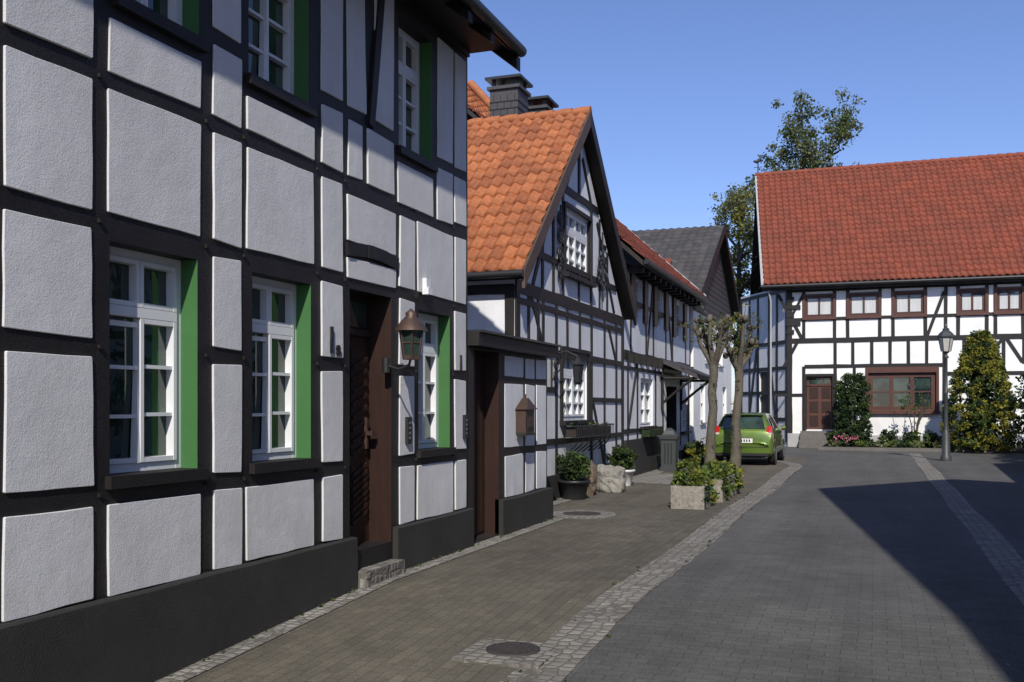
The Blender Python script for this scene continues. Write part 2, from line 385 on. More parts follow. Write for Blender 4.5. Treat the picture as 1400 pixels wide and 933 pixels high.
def strip(pts,w,off,k,mb):
    L=[];R=[]
    for i,p in enumerate(pts):
        a=Vector(pts[max(i-1,0)]);b=Vector(pts[min(i+1,len(pts)-1)]); d=(b-a).normalized(); n=Vector((-d.y,d.x))*w/2
        p=Vector(p); e1=1+random.uniform(-.06,.06); e2=1+random.uniform(-.06,.06)
        L.append((p.x+n.x*e1,p.y+n.y*e1,g(p.y)+off)); R.append((p.x-n.x*e2,p.y-n.y*e2,g(p.y)+off))
    mb.mesh(L+R,[(i,i+1,len(pts)+i+1,len(pts)+i) for i in range(len(pts)-1)],k)
pts=[(-2.0+.03*math.sin(y*.7),y) for y in [i*.2 for i in range(-20,139)]]
for t in range(1,10):
    a=t/9*math.pi/2; pts.append((-2.0-3.4*(1-math.cos(a)),27.6+4.6*math.sin(a)))
pts+=[(-9,32.3)]
strip(pts,.37,.005,'cob',mb); mb.build('cobble_gutter')
mb=MB(); strip([(1.3+.02*math.sin(y),y) for y in [i*.5 for i in range(-8,75)]],.36,.005,'cob',mb); mb.build('cobble_gutter')
mb=MB(); sheet('',-4.45,-4.16,-10,13.7,.004,'cob2',mb); sheet('',-5.3,-4.9,13.7,30,.004,'cob2',mb); mb.build('sett_edging')
mb=MB(); mb.box((-5.2,20.6,0),(-3.5,23.6,.012),'cob2'); mb.build('sett_patch')
def manhole(x,y,r,sq):
    z=g(y); e=empty('manhole_cover',(x,y,z)); b=MB()
    if sq: b.box((x-.32,y-.34,z-.02),(x+.3,y+.34,z+.010),'cob')
    else: b.lathe(x,y,[(r+.24,z-.02),(r+.24,z+.012)],'cob',24)
    b.build('setting',e); b=MB(); b.lathe(x,y,[(r,z-.02),(r,z+.020),(r-.03,z+.022),(r-.04,z+.016)],'lid',28)
    for i in range(-3,4):
        w=math.sqrt(max(0,(r-.06)**2-(i*.05)**2)); b.box((x-w,y+i*.05-.010,z+.010),(x+w,y+i*.05+.010,z+.023),'lid')
    b.build('lid',e)
manhole(-2.36,6.5,.19,True); manhole(-4.1,14.3,.28,False)
mb=MB()
cl=[]
for i in range(60):
    y=rng.uniform(4.5,13.5); cl.append(((-4.33+rng.uniform(0,.03),y,g(y)+.012),.022))
for i in range(50):
    y=rng.uniform(5,26); cl.append(((-2.0+rng.choice([-.18,.18])+rng.normal()*.02,y,g(y)+.006),.02))
for i in range(30):
    y=rng.uniform(15,30); cl.append(((-5.2,y,.02),.05))
leaves(mb,cl,8,.024,['leafd','leaf']); mb.build('weeds')
# ================================================================ HOUSE 1
C1=-4.4; w1=XW(C1); Y1=lambda u: fy(C1,u)
h1=empty('half_timbered_house',(-6.5,4,0))
YE=10.58
ops=[]
def op(u0,u1,z0,z1,d=.17,**k):
    o=dict(a=(Y1(u0),Y1(u1)),z=(z0,z1),d=d,**k); ops.append(o); return o
W1=op(150,270,1.15,2.62,r='green',rl='green'); W2=op(345,425,1.15,2.62,r='green',rl='green'); W3=op(572,615,1.13,2.60,r='green',rl='green')
DR=op(478,535,.30,2.66,d=.25,r='brown',rl='timber')
W4=op(545,590,4.14,5.46,r='green',rl='green'); W5=op(160,272,4.12,5.4,r='green',rl='green'); W6=op(340,422,4.06,5.4,r='green',rl='green')
ops.append(dict(a=(.4,1.3),z=(1.15,2.62),d=.17,r='green',rl='green')); W7=ops[-1]
mb=MB(); w1.facade(mb,[(-5,5.8),(YE,5.8)],-.7,ops,'timber')
mb.face([(-4.4,-5,-.7),(-9.6,-5,-.7),(-9.6,-5,5.6),(-7,-5,8.2),(-4.4,-5,5.8)],'plaster2')
mb.face([(-4.4,YE,-.7),(-9.6,YE,-.7),(-9.6,YE,5.6),(-7,YE,8.2),(-4.4,YE,5.8)],'plaster2')
mb.face([(-9.6,-5,-.7),(-9.6,YE,-.7),(-9.6,YE,5.7),(-9.6,-5,5.7)],'plaster2')
mb.build('timber_frame_walls',h1)
mb=MB()
R0=(.45,1.01);R1=(1.13,1.91);R2=(2.02,2.67);R3=(2.78,3.55);R4=(3.66,4.17);R5=(4.28,5.55)
def pan(u0,u1,rows,lt=0):
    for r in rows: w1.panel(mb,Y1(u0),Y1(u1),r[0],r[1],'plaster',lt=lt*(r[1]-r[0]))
pan(4,125,[R0,R1,R2,R3,(3.67,4.75),(4.85,5.55)])
pan(147,273,[R0,R3,(3.66,3.99)])
pan(290,329,[R0,R1,R2,R3,R4,R5]); pan(337,428,[R0,R3,(3.66,3.93)],-.01)
pan(439,467,[R0,R1,R2,R3,R4,R5])
pan(474,540,[(3.08,3.49),(2.76,2.94)]); pan(475,494,[R4],.02)
w1.panel(mb,Y1(501),Y1(537),R4[0],R4[1],'plaster')
w1.panel(mb,Y1(475),Y1(500),4.28,5.55,'plaster',lt=-.04); w1.panel(mb,Y1(512),Y1(537),4.28,5.55,'plaster')
pan(545,565,[R0,R1,R2,(2.78,3.49)],.01); pan(570,618,[R0,(2.78,3.5)],-.01)
pan(621,636,[R0,R1,R2,(2.78,3.5),R4,R5]); pan(543,591,[(3.61,4.02)]); pan(597,618,[(3.61,4.17),(4.28,5.55)],.01)
yc=Y1(4)-.12
for i in range(7):
    a1=yc-i*1.12; a0=a1-1.0
    if i in (2,):
        for r in (R0,R3,R4): w1.panel(mb,a0,a1,r[0],r[1],'plaster')
        continue
    for r in (R0,R1,R2,R3,R4,R5):
        w1.panel(mb,a0,a1,r[0],r[1],'plaster')
mb.build('plaster_panels',h1)
mb=MB()
w1.beam(mb,(Y1(505),4.2),(Y1(520),5.6),.10,'timber',.035)
for z in (1.07,1.965,2.725,3.6):
    for u in (135,281,333,433,471,568,619):
        a=Y1(u); w1.box(mb,a-.012,a+.012,z-.012,z+.012,0,.022,'timber')
w1.box(mb,-5,YE,5.62,5.8,-.01,.03,'timber')
A0,A1=Y1(472),Y1(542)
pts=[(A0+(A1-A0)*i/8,3.0+.035*math.sin(math.pi*i/8)) for i in range(9)]
for p,q in zip(pts,pts[1:]): w1.beam(mb,p,q,.12,'timber',.03,wob=.2)
mb.build('projecting_timbers',h1)
mb=MB()
def plinth(a0,a1,zt=.44):
    s=[a0]
    while s[-1]+.6<a1: s.append(s[-1]+.6)
    s.append(a1)
    vs=[];fs=[]
    for a in s:
        dz=random.uniform(-.008,.008); vs+=[w1.P(a,-.75,-.05),w1.P(a,-.75,.065),w1.P(a,zt-.015+dz,.06),w1.P(a,zt+dz,.045),w1.P(a,zt+dz,-.05)]
    for i in range(len(s)-1):
        for q in range(5): fs.append((5*i+q,5*i+(q+1)%5,5*i+5+(q+1)%5,5*i+5+q))
    fs+=[tuple(range(5)),tuple(5*(len(s)-1)+q for q in range(5))]
    mb.mesh(vs,fs,'plinth')
plinth(-5,Y1(481)); plinth(Y1(537),YE+.05); plinth(Y1(682),Y1(751),.45)
mb.build('plinth',h1)
mb=MB()
for W,kw in ((W1,dict(transom=2.22,cols=2,rows=3,openleaf=0)),(W2,dict(transom=2.22,cols=2,rows=3,openleaf=0)),(W3,dict(transom=2.22,cols=2,rows=3)),(W4,dict(transom=5.05,cols=2,rows=3)),(W5,dict(transom=5.0)),(W6,dict(transom=5.0,cols=2,rows=3,openleaf=0)),(W7,dict(transom=2.22))):
    (a0,a1),(z0,z1)=W['a'],W['z']
    w1.window(mb,a0,a1,z0+.03,z1,W['d'],gl='glassg',ft=.055,bar=.024,**kw)
    w1.box(mb,a0-.04,a1+.06,z0-.05,z0+.028,-.17,.05,'timber')
mb.build('windows',h1)
mb=MB(); a0,a1=DR['a']; z0,z1=DR['z']
w1.box(mb,a0,a1,z0,z1,-.30,-.24,'brown')
w1.box(mb,a0,a1,2.28,2.34,-.24,-.20,'brown')
w1.box(mb,a0+.08,a1-.08,2.36,z1-.06,-.238,-.228,'glass')
for i in range(2):
    x0=a0+.08+i*(a1-a0-.12)/2; x1=x0+(a1-a0-.2)/2
    for zz0,zz1 in ((.5,1.05),(1.15,2.15)):
        w1.box(mb,x0,x1,zz0,zz1,-.24,-.225,'brown')
        for q in range(8):
            z=zz0+(zz1-zz0)*q/8.5; w1.beam(mb,(x0+.01,z+(.0 if i else .1)),(x1-.01,z+(.1 if i else .0)),.035,'brown',-.208,-.226,.1)
w1.box(mb,a1-.14,a1-.11,1.2,1.5,-.24,-.19,'copper')
w1.box(mb,a1-.16,a1-.09,1.33,1.37,-.19,-.12,'copper')
mb.build('front_door',h1)
mb=MB(); ya,yb=Y1(481),Y1(537)
w1.box(mb,ya+.02,yb-.02,-.1,.13,-.2,.14,'cob2'); w1.box(mb,ya+.01,yb-.01,.13,.29,-.26,-.03,'stone')
mb.build('door_step',h1)
mb=MB()
ez,ex=5.62,-3.86; rz=ez+(ex+7.0)*.82
def roofslab(mb,x0,z0,x1,z1,ya,yb,t,k):
    mb.hexa([(x0,ya,z0-t),(x1,ya,z1-t),(x1,yb,z1-t),(x0,yb,z0-t),(x0,ya,z0),(x1,ya,z1),(x1,yb,z1),(x0,yb,z0)],k)
roofslab(mb,ex,ez+.12,-7,rz+.12,-5.3,YE+.24,.12,'timber')
roofslab(mb,-10.2,ez+.12,-7,rz+.12,-5.3,YE+.24,.12,'timber')
y=-5
while y<YE-.2:
    roofslab(mb,ex+.02,ez-.02,-4.5,ez+.50,y,y+.1,.11,'timber'); y+=.62
roofslab(mb,ex+.02,ez+.0,-7,rz+.0,YE+.12,YE+.239,.16,'timber')
mb.box((-4.42,-5.2,5.70),(-3.95,YE+.1,5.73),'timber')
mb.build('roof_structure',h1)
tiles('roof_tiles',(ex-.02,-5.3,ez+.14),(ex-.02,YE+.22,ez+.14),(-7,YE+.22,rz+.14),(-7,-5.3,rz+.14),'tile_slate',h1,tw=.3,k=4)
mb=MB(); mb.tube([(ex+.05,-5.3,ez+.06),(ex+.05,3,ez+.06),(ex+.05,YE+.2,ez+.06)],.065,'iron',10); mb.build('gutter',h1)
mb=MB()
for u,v in ((555,588),(633,583)):
    a=Y1(u); z=fz(C1,u,v); w1.box(mb,a-.045,a+.045,z-.14,z+.13,.012,.045,'blackplastic')
    for q in range(4): w1.box(mb,a-.012,a+.012,z-.09+q*.05,z-.07+q*.05,.045,.05,'chrome')
a=Y1(579); z=fz(C1,579,388); w1.box(mb,a-.05,a+.05,z-.05,z+.05,.01,.06,'white'); w1.box(mb,a-.07,a+.03,z-.12,z-.05,.02,.09,'white')
mb.build('doorbell_plates',h1)
def numeral(t,u,v,s):
    c=bpy.data.curves.new('house_number','FONT'); c.body=t; c.size=s; c.extrude=.006; c.offset=.006
    c.materials.append(M['iron']); o=bpy.data.objects.new('house_number',c); bpy.context.collection.objects.link(o)
    o.location=(C1+.030,Y1(u),fz(C1,u,v)); o.rotation_euler=(math.pi/2,0,math.pi/2)
    o.parent=h1; o.matrix_parent_inverse=Matrix.Translation(-Vector(h1.location))
numeral('1',443,482,.32); numeral('a',456,485,.17); numeral('1',624,507,.25)
e=empty('wall_lantern',(-4.1,8.55,2.2)); mb=MB(); x,y=-4.12,8.52
mb.lathe(x,y,[(.07,2.06),(.08,2.08),(.11,2.32),(.115,2.33)],'glass',6,False)
mb.lathe(x,y,[(.16,2.32),(.145,2.35),(.09,2.42),(.05,2.46),(.055,2.49),(.03,2.51),(.01,2.53)],'copper',12)
for j in range(6):
    a=math.pi/3*j; mb.tube([(x+.078*math.cos(a),y+.078*math.sin(a),2.06),(x+.118*math.cos(a),y+.118*math.sin(a),2.33)],.012,'copper',4)
mb.lathe(x,y,[(.088,2.05),(.088,2.09)],'copper',6,False); mb.lathe(x,y,[(.104,2.20),(.104,2.215)],'copper',6,False)
mb.tube([(-4.38,y,2.0),(-4.25,y,1.96),(-4.14,y,2.0),(x,y,2.08)],.014,'iron'); mb.lathe(-4.385,y,[(.04,1.93),(.04,2.07)],'iron',8)
mb.build('lantern',e)
e=empty('wall_mailbox',(-4.3,12.5,1.2)); mb=MB(); a=Y1(710)
zb,zt=fz(C1,710,592),fz(C1,710,560)
w1.box(mb,a-.17,a+.17,zb,zt,.012,.15,'copper'); w1.box(mb,a-.12,a+.12,zb+.06,zt-.08,.15,.165,'iron'); w1.box(mb,a-.10,a+.10,zb+.08,zt-.10,.165,.172,'copper')
mb.hexa([w1.P(a-.2,zt,.01),w1.P(a+.2,zt,.01),w1.P(a+.2,zt,.19),w1.P(a-.2,zt,.19),w1.P(a-.03,zt+.15,.05),w1.P(a+.03,zt+.15,.05),w1.P(a+.03,zt+.15,.12),w1.P(a-.03,zt+.15,.12)],'copper')
mb.tube([w1.P(a,zt+.15,.08),w1.P(a,zt+.2,.08)],.02,'copper'); mb.box((C1+.03,a-.19,zb-.03),(C1+.16,a+.19,zb-.001),'iron')
mb.build('box',e)
cw=empty('garden_wall_with_gate',(-4.5,12,0)); mb=MB()
YC=Y1(748); da,db=Y1(648),Y1(682)
o2=[dict(a=(da,db),z=(.02,2.28),d=.22,r='brown',rl='brown')]
w1.facade(mb,[(YE+.01,2.3),(YC,2.3)],-.05,o2,'timber2')
mb.face([(w1.P(YC,0)),w1.P(YC,0,-.9),w1.P(YC,2.3,-.9),w1.P(YC,2.3)],'plaster2')
w1.box(mb,YE+.01,YC+.1,2.31,2.46,-.9,.14,'timber'); w1.box(mb,YE+.01,YC+.12,2.462,2.49,-.9,.18,'iron')
w1.box(mb,da,db,.02,2.28,-.27,-.2,'brown')
for i in range(6):
    x=da+(db-da)*(i+.5)/6; w1.box(mb,x-.055,x+.055,.06,2.24,-.2,-.185,'brown')
for r in ((.46,.98),(1.08,1.90),(1.99,2.26)):
    w1.panel(mb,Y1(690),Y1(715),*r,'plaster2',.01); w1.panel(mb,Y1(718),Y1(730),*r,'plaster2',.01); w1.panel(mb,Y1(733),Y1(746),*r,'plaster2',.01)
mb.build('wall',cw)
# ================================================================ HOUSE 2 gable
C2=-5.26; w2=XW(C2); Y2=lambda u: fy(C2,u)
def p2(u,v): return (Y2(u),fz(C2,u,v))
h2=empty('gabled_half_timbered_house',(-8.5,18.1,0))
ya,yb,ym=14.6,21.62,18.1; za,zm=3.55,6.98
win_g=dict(a=(Y2(767),Y2(803)),z=(fz(C2,785,575),fz(C2,785,482)),d=.08,r='white')
win_u=dict(a=(Y2(771),Y2(806)),z=(fz(C2,788,380),fz(C2,788,292)),d=.08,r='timber')
mb=MB(); w2.facade(mb,[(ya,za),(ym,zm),(yb,za)],0,[win_g,win_u],'plaster2')
s2=YW(ya); s2.facade(mb,[(-13,za+.1),(C2,za+.1)],0,[],'plaster2')
mb.face([(C2,yb,0),(-13,yb,0),(-13,yb,za),(C2,yb,za)],'plaster2')
mb.face([(-13,ya,0),(-13,yb,0),(-13,yb,za),(-13,ym,zm),(-13,ya,za)],'plaster2')
mb.build('walls',h2)
mb=MB(); B=lambda p,q,w=.13,o=.025,wl=w2: wl.beam(mb,p,q,w,'timber',o)
for z,w in ((3.5,.2),(3.28,.1),(2.55,.12),(1.0,.11)): B((ya,z),(yb,z),w)
B((ya+.07,0),(ya+.07,3.5),.16); B((yb-.07,0),(yb-.07,3.6),.16)
for u in (742,760,808,826,842): B((Y2(u),.4),(Y2(u),3.45),.10)
for u,z0,z1 in ((722,.4,3.4),(735,2.5,3.4),(775,2.6,3.4),(792,2.6,3.4)): B((Y2(u),z0),(Y2(u),z1),.085)
B((Y2(842)-.7,3.3),(Y2(842)-.05,2.6),.09); B((Y2(742),1.9),(Y2(760),1.9),.09); B((Y2(808),1.75),(yb,1.75),.09)
B((Y2(726),3.4),(Y2(742),2.6),.09); B((Y2(810),1.7),(Y2(825),.5),.09)
def gz(y): return zm-abs(y-ym)*(zm-za)/(ym-ya)
for z,w in ((4.15,.11),(5.55,.14)):
    dy=(zm-z)/(zm-za)*(ym-ya)-.05; B((ym-dy,z),(ym+dy,z),w)
wa,wb=win_u['a']
for y in (wa-.08,wb+.08): B((y,3.55),(y,5.5),.11)
for y in (ym-2.2,ym+2.1,ym+1.5,ym-1.6): B((y,3.55),(y,gz(y)-.1),.09)
B((ym-2.7,3.6),(ym-1.75,5.0),.10); B((ym+2.7,3.6),(ym+1.3,5.3),.10)
B((ym,5.6),(ym,6.7),.11); B((ym-.85,5.6),(ym-.25,6.35),.09); B((ym+.85,5.6),(ym+.25,6.35),.09)
B((ym+.0,3.55),(ym+.0,4.1),.09); B((ym+1.5,4.9),(ym+2.0,4.9),.09)
for z in (3.45,2.3): s2.beam(mb,(-12.9,z),(C2-.02,z),.16,'timber')
for x in (-5.36,-6.3,-7.2,-8.2,-9.5): s2.beam(mb,(x,0),(x,3.5),.16,'timber')
w2.box(mb,ya,yb,-.05,.42,-.02,.05,'plinth')
mb.build('timber_frame',h2)
mb=MB()
for W in (win_g,win_u):
    (a0,a1),(z0,z1)=W['a'],W['z']
    w2.window(mb,a0,a1,z0,z1,.08,cols=2,rows=3,ft=.07,bar=.035,gl='glassb',transom=z0+(z1-z0)*.68)
    for s0,s1,s2_,s3 in ((a0-.07,a0,z0-.06,z1+.06),(a1,a1+.07,z0-.06,z1+.06)): w2.box(mb,s0,s1,s2_,s3,-.01,.05,'timber')
    w2.box(mb,a0-.09,a1+.09,z0-.08,z0,-.05,.12,'timber'); w2.box(mb,a0,a1,z1,z1+.07,-.01,.052,'timber')
    for q in (a0+(a1-a0)*.27,a0+(a1-a0)*.73): w2.box(mb,q-.012,q+.012,z0+.08,z1-.08,-.10,-.045,'white')
mb.build('windows',h2)
e=empty('iron_window_basket',(-5,17.5,1)); mb=MB(); a0,a1=Y2(766),Y2(818)
z=fz(C2,785,582)
for zz in (z,z-.2): mb.tube([w2.P(a0,zz,.06),w2.P(a0,zz,.32),w2.P(a1,zz,.32),w2.P(a1,zz,.06)],.014,'iron',5)
for i in range(22):
    a=a0+(a1-a0)*i/21; mb.tube([w2.P(a,z,.32),w2.P(a,z-.2,.32),w2.P(a,z-.22,.05)],.008,'iron',4)
for i in range(7):
    a=a0+(a1-a0)*(i+.5)/7; mb.tube([w2.P(a,z-.22,.3),w2.P(a,z-.36,.22),w2.P(a,z-.5,.04)],.013,'iron',5)
w2.box(mb,a0+.05,a1-.05,z-.19,z-.03,.09,.28,'timber2')
leaves(mb,[((C2+.2,a0+(a1-a0)*rng.random(),z+.0),.08) for t in range(8)],26,.05,['leafd','leaf']); mb.build('basket',e)
XV=-5.02; XB=-13.2
yl,yr=14.36,21.86; zl_,zr_=3.66,3.66; zA=7.13
mb=MB()
def slabY(mb,y0,z0,y1,z1,xa,xb,t,k): mb.hexa([(xa,y0,z0-t),(xb,y0,z0-t),(xb,y1,z1-t),(xa,y1,z1-t),(xa,y0,z0),(xb,y0,z0),(xb,y1,z1),(xa,y1,z1)],k)
slabY(mb,yl,zl_,ym,zA,XV-.04,XB,.10,'timber2'); slabY(mb,yr,zr_,ym,zA,XV-.04,XB,.10,'timber2')
mb.build('roof_structure',h2)
mb=MB()
slabY(mb,yl-.03,zl_+.06,ym,zA+.06,XV-.04,XV+.01,.30,'barge'); slabY(mb,yr+.03,zr_+.06,ym,zA+.06,XV-.04,XV+.011,.30,'timber')
mb.tube([(XV,yl-.08,zl_-.02),(-9,yl-.08,zl_-.04),(XB,yl-.08,zl_-.06)],.06,'iron',10)
mb.build('bargeboards_and_gutter',h2)
tiles('front_slope_tiles',(XB,yl-.05,zl_+.02),(XV-.02,yl-.05,zl_+.02),(XV-.02,ym,zA+.02),(XB,ym,zA+.02),'tile_or',h2,tw=.215,tl=.325,amp=.045,step=.05,k=8)
tiles('rear_slope_tiles',(XB,yr+.05,zr_+.02),(XV-.02,yr+.05,zr_+.02),(XV-.02,ym,zA+.02),(XB,ym,zA+.02),'tile_or',h2,tw=.3,k=4)
mb=MB(); x=XV
while x>XB:
    mb.tube([(x,ym,zA+.03),(x-.2,ym,zA+.035),(x-.38,ym,zA+.02)],[.105,.10,.085],'tile_or',10); x-=.36
mb.build('ridge_tiles',h2)
def scroll(cx,cz,r,wl=w2,out=.06,dirn=1,n=26,turns=1.6):
    pts=[]
    for i in range(n):
        t=i/(n-1); a=t*turns*2*math.pi*dirn; rr=r*(1-.8*t); pts.append(wl.P(cx+rr*math.cos(a),cz+rr*math.sin(a),out))
    mb.tube(pts,.017,'iron',5)
e=empty('wrought_iron_ornament',(-5.2,16.8,4.4)); mb=MB()
y,z=p2(762,335)
for dz in (-.45,-.15,.15,.45): scroll(y,z+dz,.17,dirn=1 if dz>0 else -1); scroll(y+.06,z+dz,.12,dirn=-1 if dz>0 else 1)
mb.tube([w2.P(y,z-.7,.06),w2.P(y,z+.7,.06)],.02,'iron'); mb.build('scrolls',e)
e=empty('wrought_iron_ornament',(-5.2,20,4.2)); mb=MB()
y,z=p2(820,372)
for k_ in range(8):
    a=k_*math.pi/4; scroll(y+.27*math.cos(a),z+.27*math.sin(a),.14,dirn=1 if k_%2 else -1)
mb.tube([w2.P(y,z-.6,.06),w2.P(y,z+.8,.06)],.02,'iron'); mb.build('scrolls',e)
e=empty('bracket_lantern',(-5,15.6,2.2)); mb=MB(); y,z=p2(752,490)
mb.tube([w2.P(y,z-.5,.03),w2.P(y,z+.1,.03)],.02,'iron'); mb.tube([w2.P(y,z+.05,.03),w2.P(y,z+.12,.3),w2.P(y,z+.02,.5)],.016,'iron')
scroll(y,z-.1,.14,out=.12); scroll(y,z-.3,.10,out=.10,dirn=-1); mb.tube([w2.P(y,z-.4,.03),w2.P(y,z-.1,.25),w2.P(y,z+.1,.3)],.012,'iron')
X0=C2+.5; mb.lathe(X0,y,[(.01,z+.02),(.09,z-.08),(.13,z-.12),(.10,z-.13),(.07,z-.42),(.03,z-.46)],'iron',6,False)
mb.build('lantern',e)
def chimney(x,y,z0,z1,wx,wy):
    e=empty('chimney',(x,y,z0)); b=MB(); b.box((x-wx,y-wy,z0),(x+wx,y+wy,z1-.22),'slatewall')
    n=int((z1-.25-z0)/.14)
    for i in range(n):
        z=z0+i*.14
        b.box((x-wx-.012,y-wy-.012,z),(x+wx+.012,y+wy+.012,z+.02),'timber2')
        for q in range(4):
            xx=x-wx+(q+(i%2)*.5)*wx/2; b.box((xx,y-wy-.01,z+.02),(xx+.008,y-wy,z+.14),'timber')
    b.box((x-wx-.05,y-wy-.05,z1-.24),(x+wx+.05,y+wy+.05,z1-.18),'slatewall')
    for sx in (-1,1):
        for sy in (-1,1): b.box((x+sx*wx*.8-.03,y+sy*wy*.8-.03,z1-.18),(x+sx*wx*.8+.03,y+sy*wy*.8+.03,z1-.05),'iron')
    b.box((x-wx-.08,y-wy-.08,z1-.05),(x+wx+.08,y+wy+.08,z1),'iron'); b.build('stack',e)
chimney(-6.80,18.5,6.3,8.05,.29,.3); chimney(-6.72,20.2,4.5,8.13,.22,.3)
hr=empty('hip_roofed_house',(-11,26,0)); mb=MB(); mb.box((-15,24,0),(-7.2,28.4,6.8),'plaster2'); mb.build('walls',hr)
ap=(-10.8,26.2,10.75)
tiles('roof_front',(-15.3,23.7,6.7),(-6.9,23.7,6.7),(ap[0]+.02,ap[1],ap[2]),(ap[0]-.02,ap[1],ap[2]),'tile_or',hr,k=4,tw=.3)
tiles('roof_side',(-6.9,23.7,6.7),(-6.9,28.7,6.7),(ap[0],ap[1]+.02,ap[2]),(ap[0],ap[1]-.02,ap[2]),'tile_or',hr,k=4,tw=.3)
mb=MB(); mb.face([(-15.3,23.7,6.7),(-15.3,28.7,6.7),ap],'timber2'); mb.face([(-15.3,28.7,6.7),(-6.9,28.7,6.7),ap],'timber2')
mb.tube([(-6.9,23.7,6.78),(ap[0],ap[1],ap[2]+.06)],.11,'tile_or',8); mb.build('hips',hr)
# ================================================================ HOUSE 3
C3=-5.3; w3=XW(C3); Y3=lambda u: fy(C3,u)
h3=empty('eaves_fronted_timber_house',(-7.5,26,0)); ya,yb=21.9,30.4
ops3=[]
def op3(u0,u1,vt,vb,**k):
    um=(u0+u1)/2; o=dict(a=(Y3(u0),Y3(u1)),z=(fz(C3,um,vb),fz(C3,um,vt)),**k); ops3.append(o); return o
ws=[op3(866,878,378,440,d=.1),op3(896,907,392,450,d=.1),op3(922,933,412,464,d=.1)]
wg=[op3(876,893,518,583,d=.1)]
dr3=op3(911,925,528,632,d=.3,r='timber',rl='timber'); wg2=op3(932,941,545,590,d=.1)
mb=MB(); w3.facade(mb,[(ya,4.9),(yb,4.9)],0,ops3,'plaster2')
mb.face([(C3,yb,0),(-10,yb,0),(-10,yb,5),(-9.2,yb,8.4),(C3,yb,4.9)],'plaster2'); mb.face([(C3,ya,0),(-10,ya,0),(-10,ya,5),(-9.2,ya,8.4),(C3,ya,4.9)],'plaster2')
mb.build('walls',h3)
mb=MB()
for z,w in ((4.78,.2),(4.05,.1),(2.78,.22),(2.5,.08)): w3.beam(mb,(ya,z),(yb,z),w,'timber')
w3.beam(mb,(ya,1.05),(Y3(905),1.05),.1,'timber')
for u in (862,883,893,910,919,937,943): w3.beam(mb,(Y3(u),2.8),(Y3(u),4.8),.11,'timber')
for u in (858,871,896,906,930,941): w3.beam(mb,(Y3(u),.5),(Y3(u),2.75),.10,'timber')
w3.beam(mb,(Y3(884),2.9),(Y3(892),4.7),.1,'timber',.03); w3.beam(mb,(Y3(912),4.7),(Y3(918),2.9),.1,'timber',.03)
w3.beam(mb,(Y3(858),1.1),(Y3(870),2.6),.1,'timber',.03)
w3.box(mb,ya,Y3(907),-.05,.85,-.02,.05,'plinth'); w3.box(mb,Y3(928),yb,-.05,.35,-.02,.05,'plinth')
for i in range(13):
    y=ya+.3+i*.66; w3.box(mb,y,y+.14,2.62,2.82,0,.14,'timber'); w3.box(mb,y,y+.12,4.66,4.8,0,.36,'timber')
mb.build('timber_frame',h3)
mb=MB()
for W in ws:
    (a0,a1),(z0,z1)=W['a'],W['z']; w3.window(mb,a0,a1,z0,z1,.1,cols=2,rows=3,gl='glassb',ft=.06)
    w3.box(mb,a0-.4,a0-.02,z0,z1,.03,.07,'brown'); w3.box(mb,a1+.02,a1+.4,z0,z1,.03,.07,'brown')
for W in wg+[wg2]:
    (a0,a1),(z0,z1)=W['a'],W['z']; w3.window(mb,a0,a1,z0,z1,.1,cols=2,rows=3,gl='glassb',ft=.06)
    w3.box(mb,a0-.08,a1+.08,z0-.06,z0,-.05,.1,'timber')
(a0,a1),(z0,z1)=dr3['a'],dr3['z']; w3.box(mb,a0,a1,z0,z1,-.34,-.28,'timber2')
a0,a1=wg[0]['a']; z0=wg[0]['z'][0]; w3.box(mb,a0-.1,a1+.1,z0-.24,z0-.08,.05,.24,'leafd')
mb.build('windows_and_door',h3)
mb=MB(); a0,a1=Y3(903),Y3(931)
mb.hexa([w3.P(a0,2.78,0),w3.P(a1,2.78,0),w3.P(a1,2.33,1.0),w3.P(a0,2.33,1.0),w3.P(a0,2.88,0),w3.P(a1,2.88,0),w3.P(a1,2.43,1.04),w3.P(a0,2.43,1.04)],'slatewall')
for a in (a0+.08,a1-.14):
    mb.tube([w3.P(a,1.7,.03),w3.P(a,2.05,.45),w3.P(a,2.36,.85)],.05,'timber',4); mb.tube([w3.P(a,2.36,.02),w3.P(a,2.36,.95)],.05,'timber',4); mb.tube([w3.P(a,1.5,.03),w3.P(a,2.5,.03)],.05,'timber',4)
mb.build('door_canopy',h3)
mb=MB(); roofslab(mb,-4.85,4.88,-9.3,8.9,ya-.1,yb+.1,.12,'timber2'); roofslab(mb,-13,5.4,-9.3,8.9,ya-.1,yb+.1,.12,'timber2')
mb.tube([(-4.8,ya,4.86),(-4.8,yb+.1,4.83)],.07,'iron',8); mb.build('roof_structure',h3)
tiles('roof_tiles',(-4.83,ya-.1,4.92),(-4.83,yb+.15,4.92),(-9.3,yb+.15,8.94),(-9.3,ya-.1,8.94),'tile_red',h3,k=5,tw=.24)
mb=MB(); mb.hexa([(-4.83,yb+.1,4.84),(-9.3,yb+.1,8.86),(-9.3,yb+.17,8.86),(-4.83,yb+.17,4.84),(-4.83,yb+.1,5.02),(-9.3,yb+.1,9.04),(-9.3,yb+.17,9.04),(-4.83,yb+.17,5.02)],'grey'); mb.build('verge_board',h3)
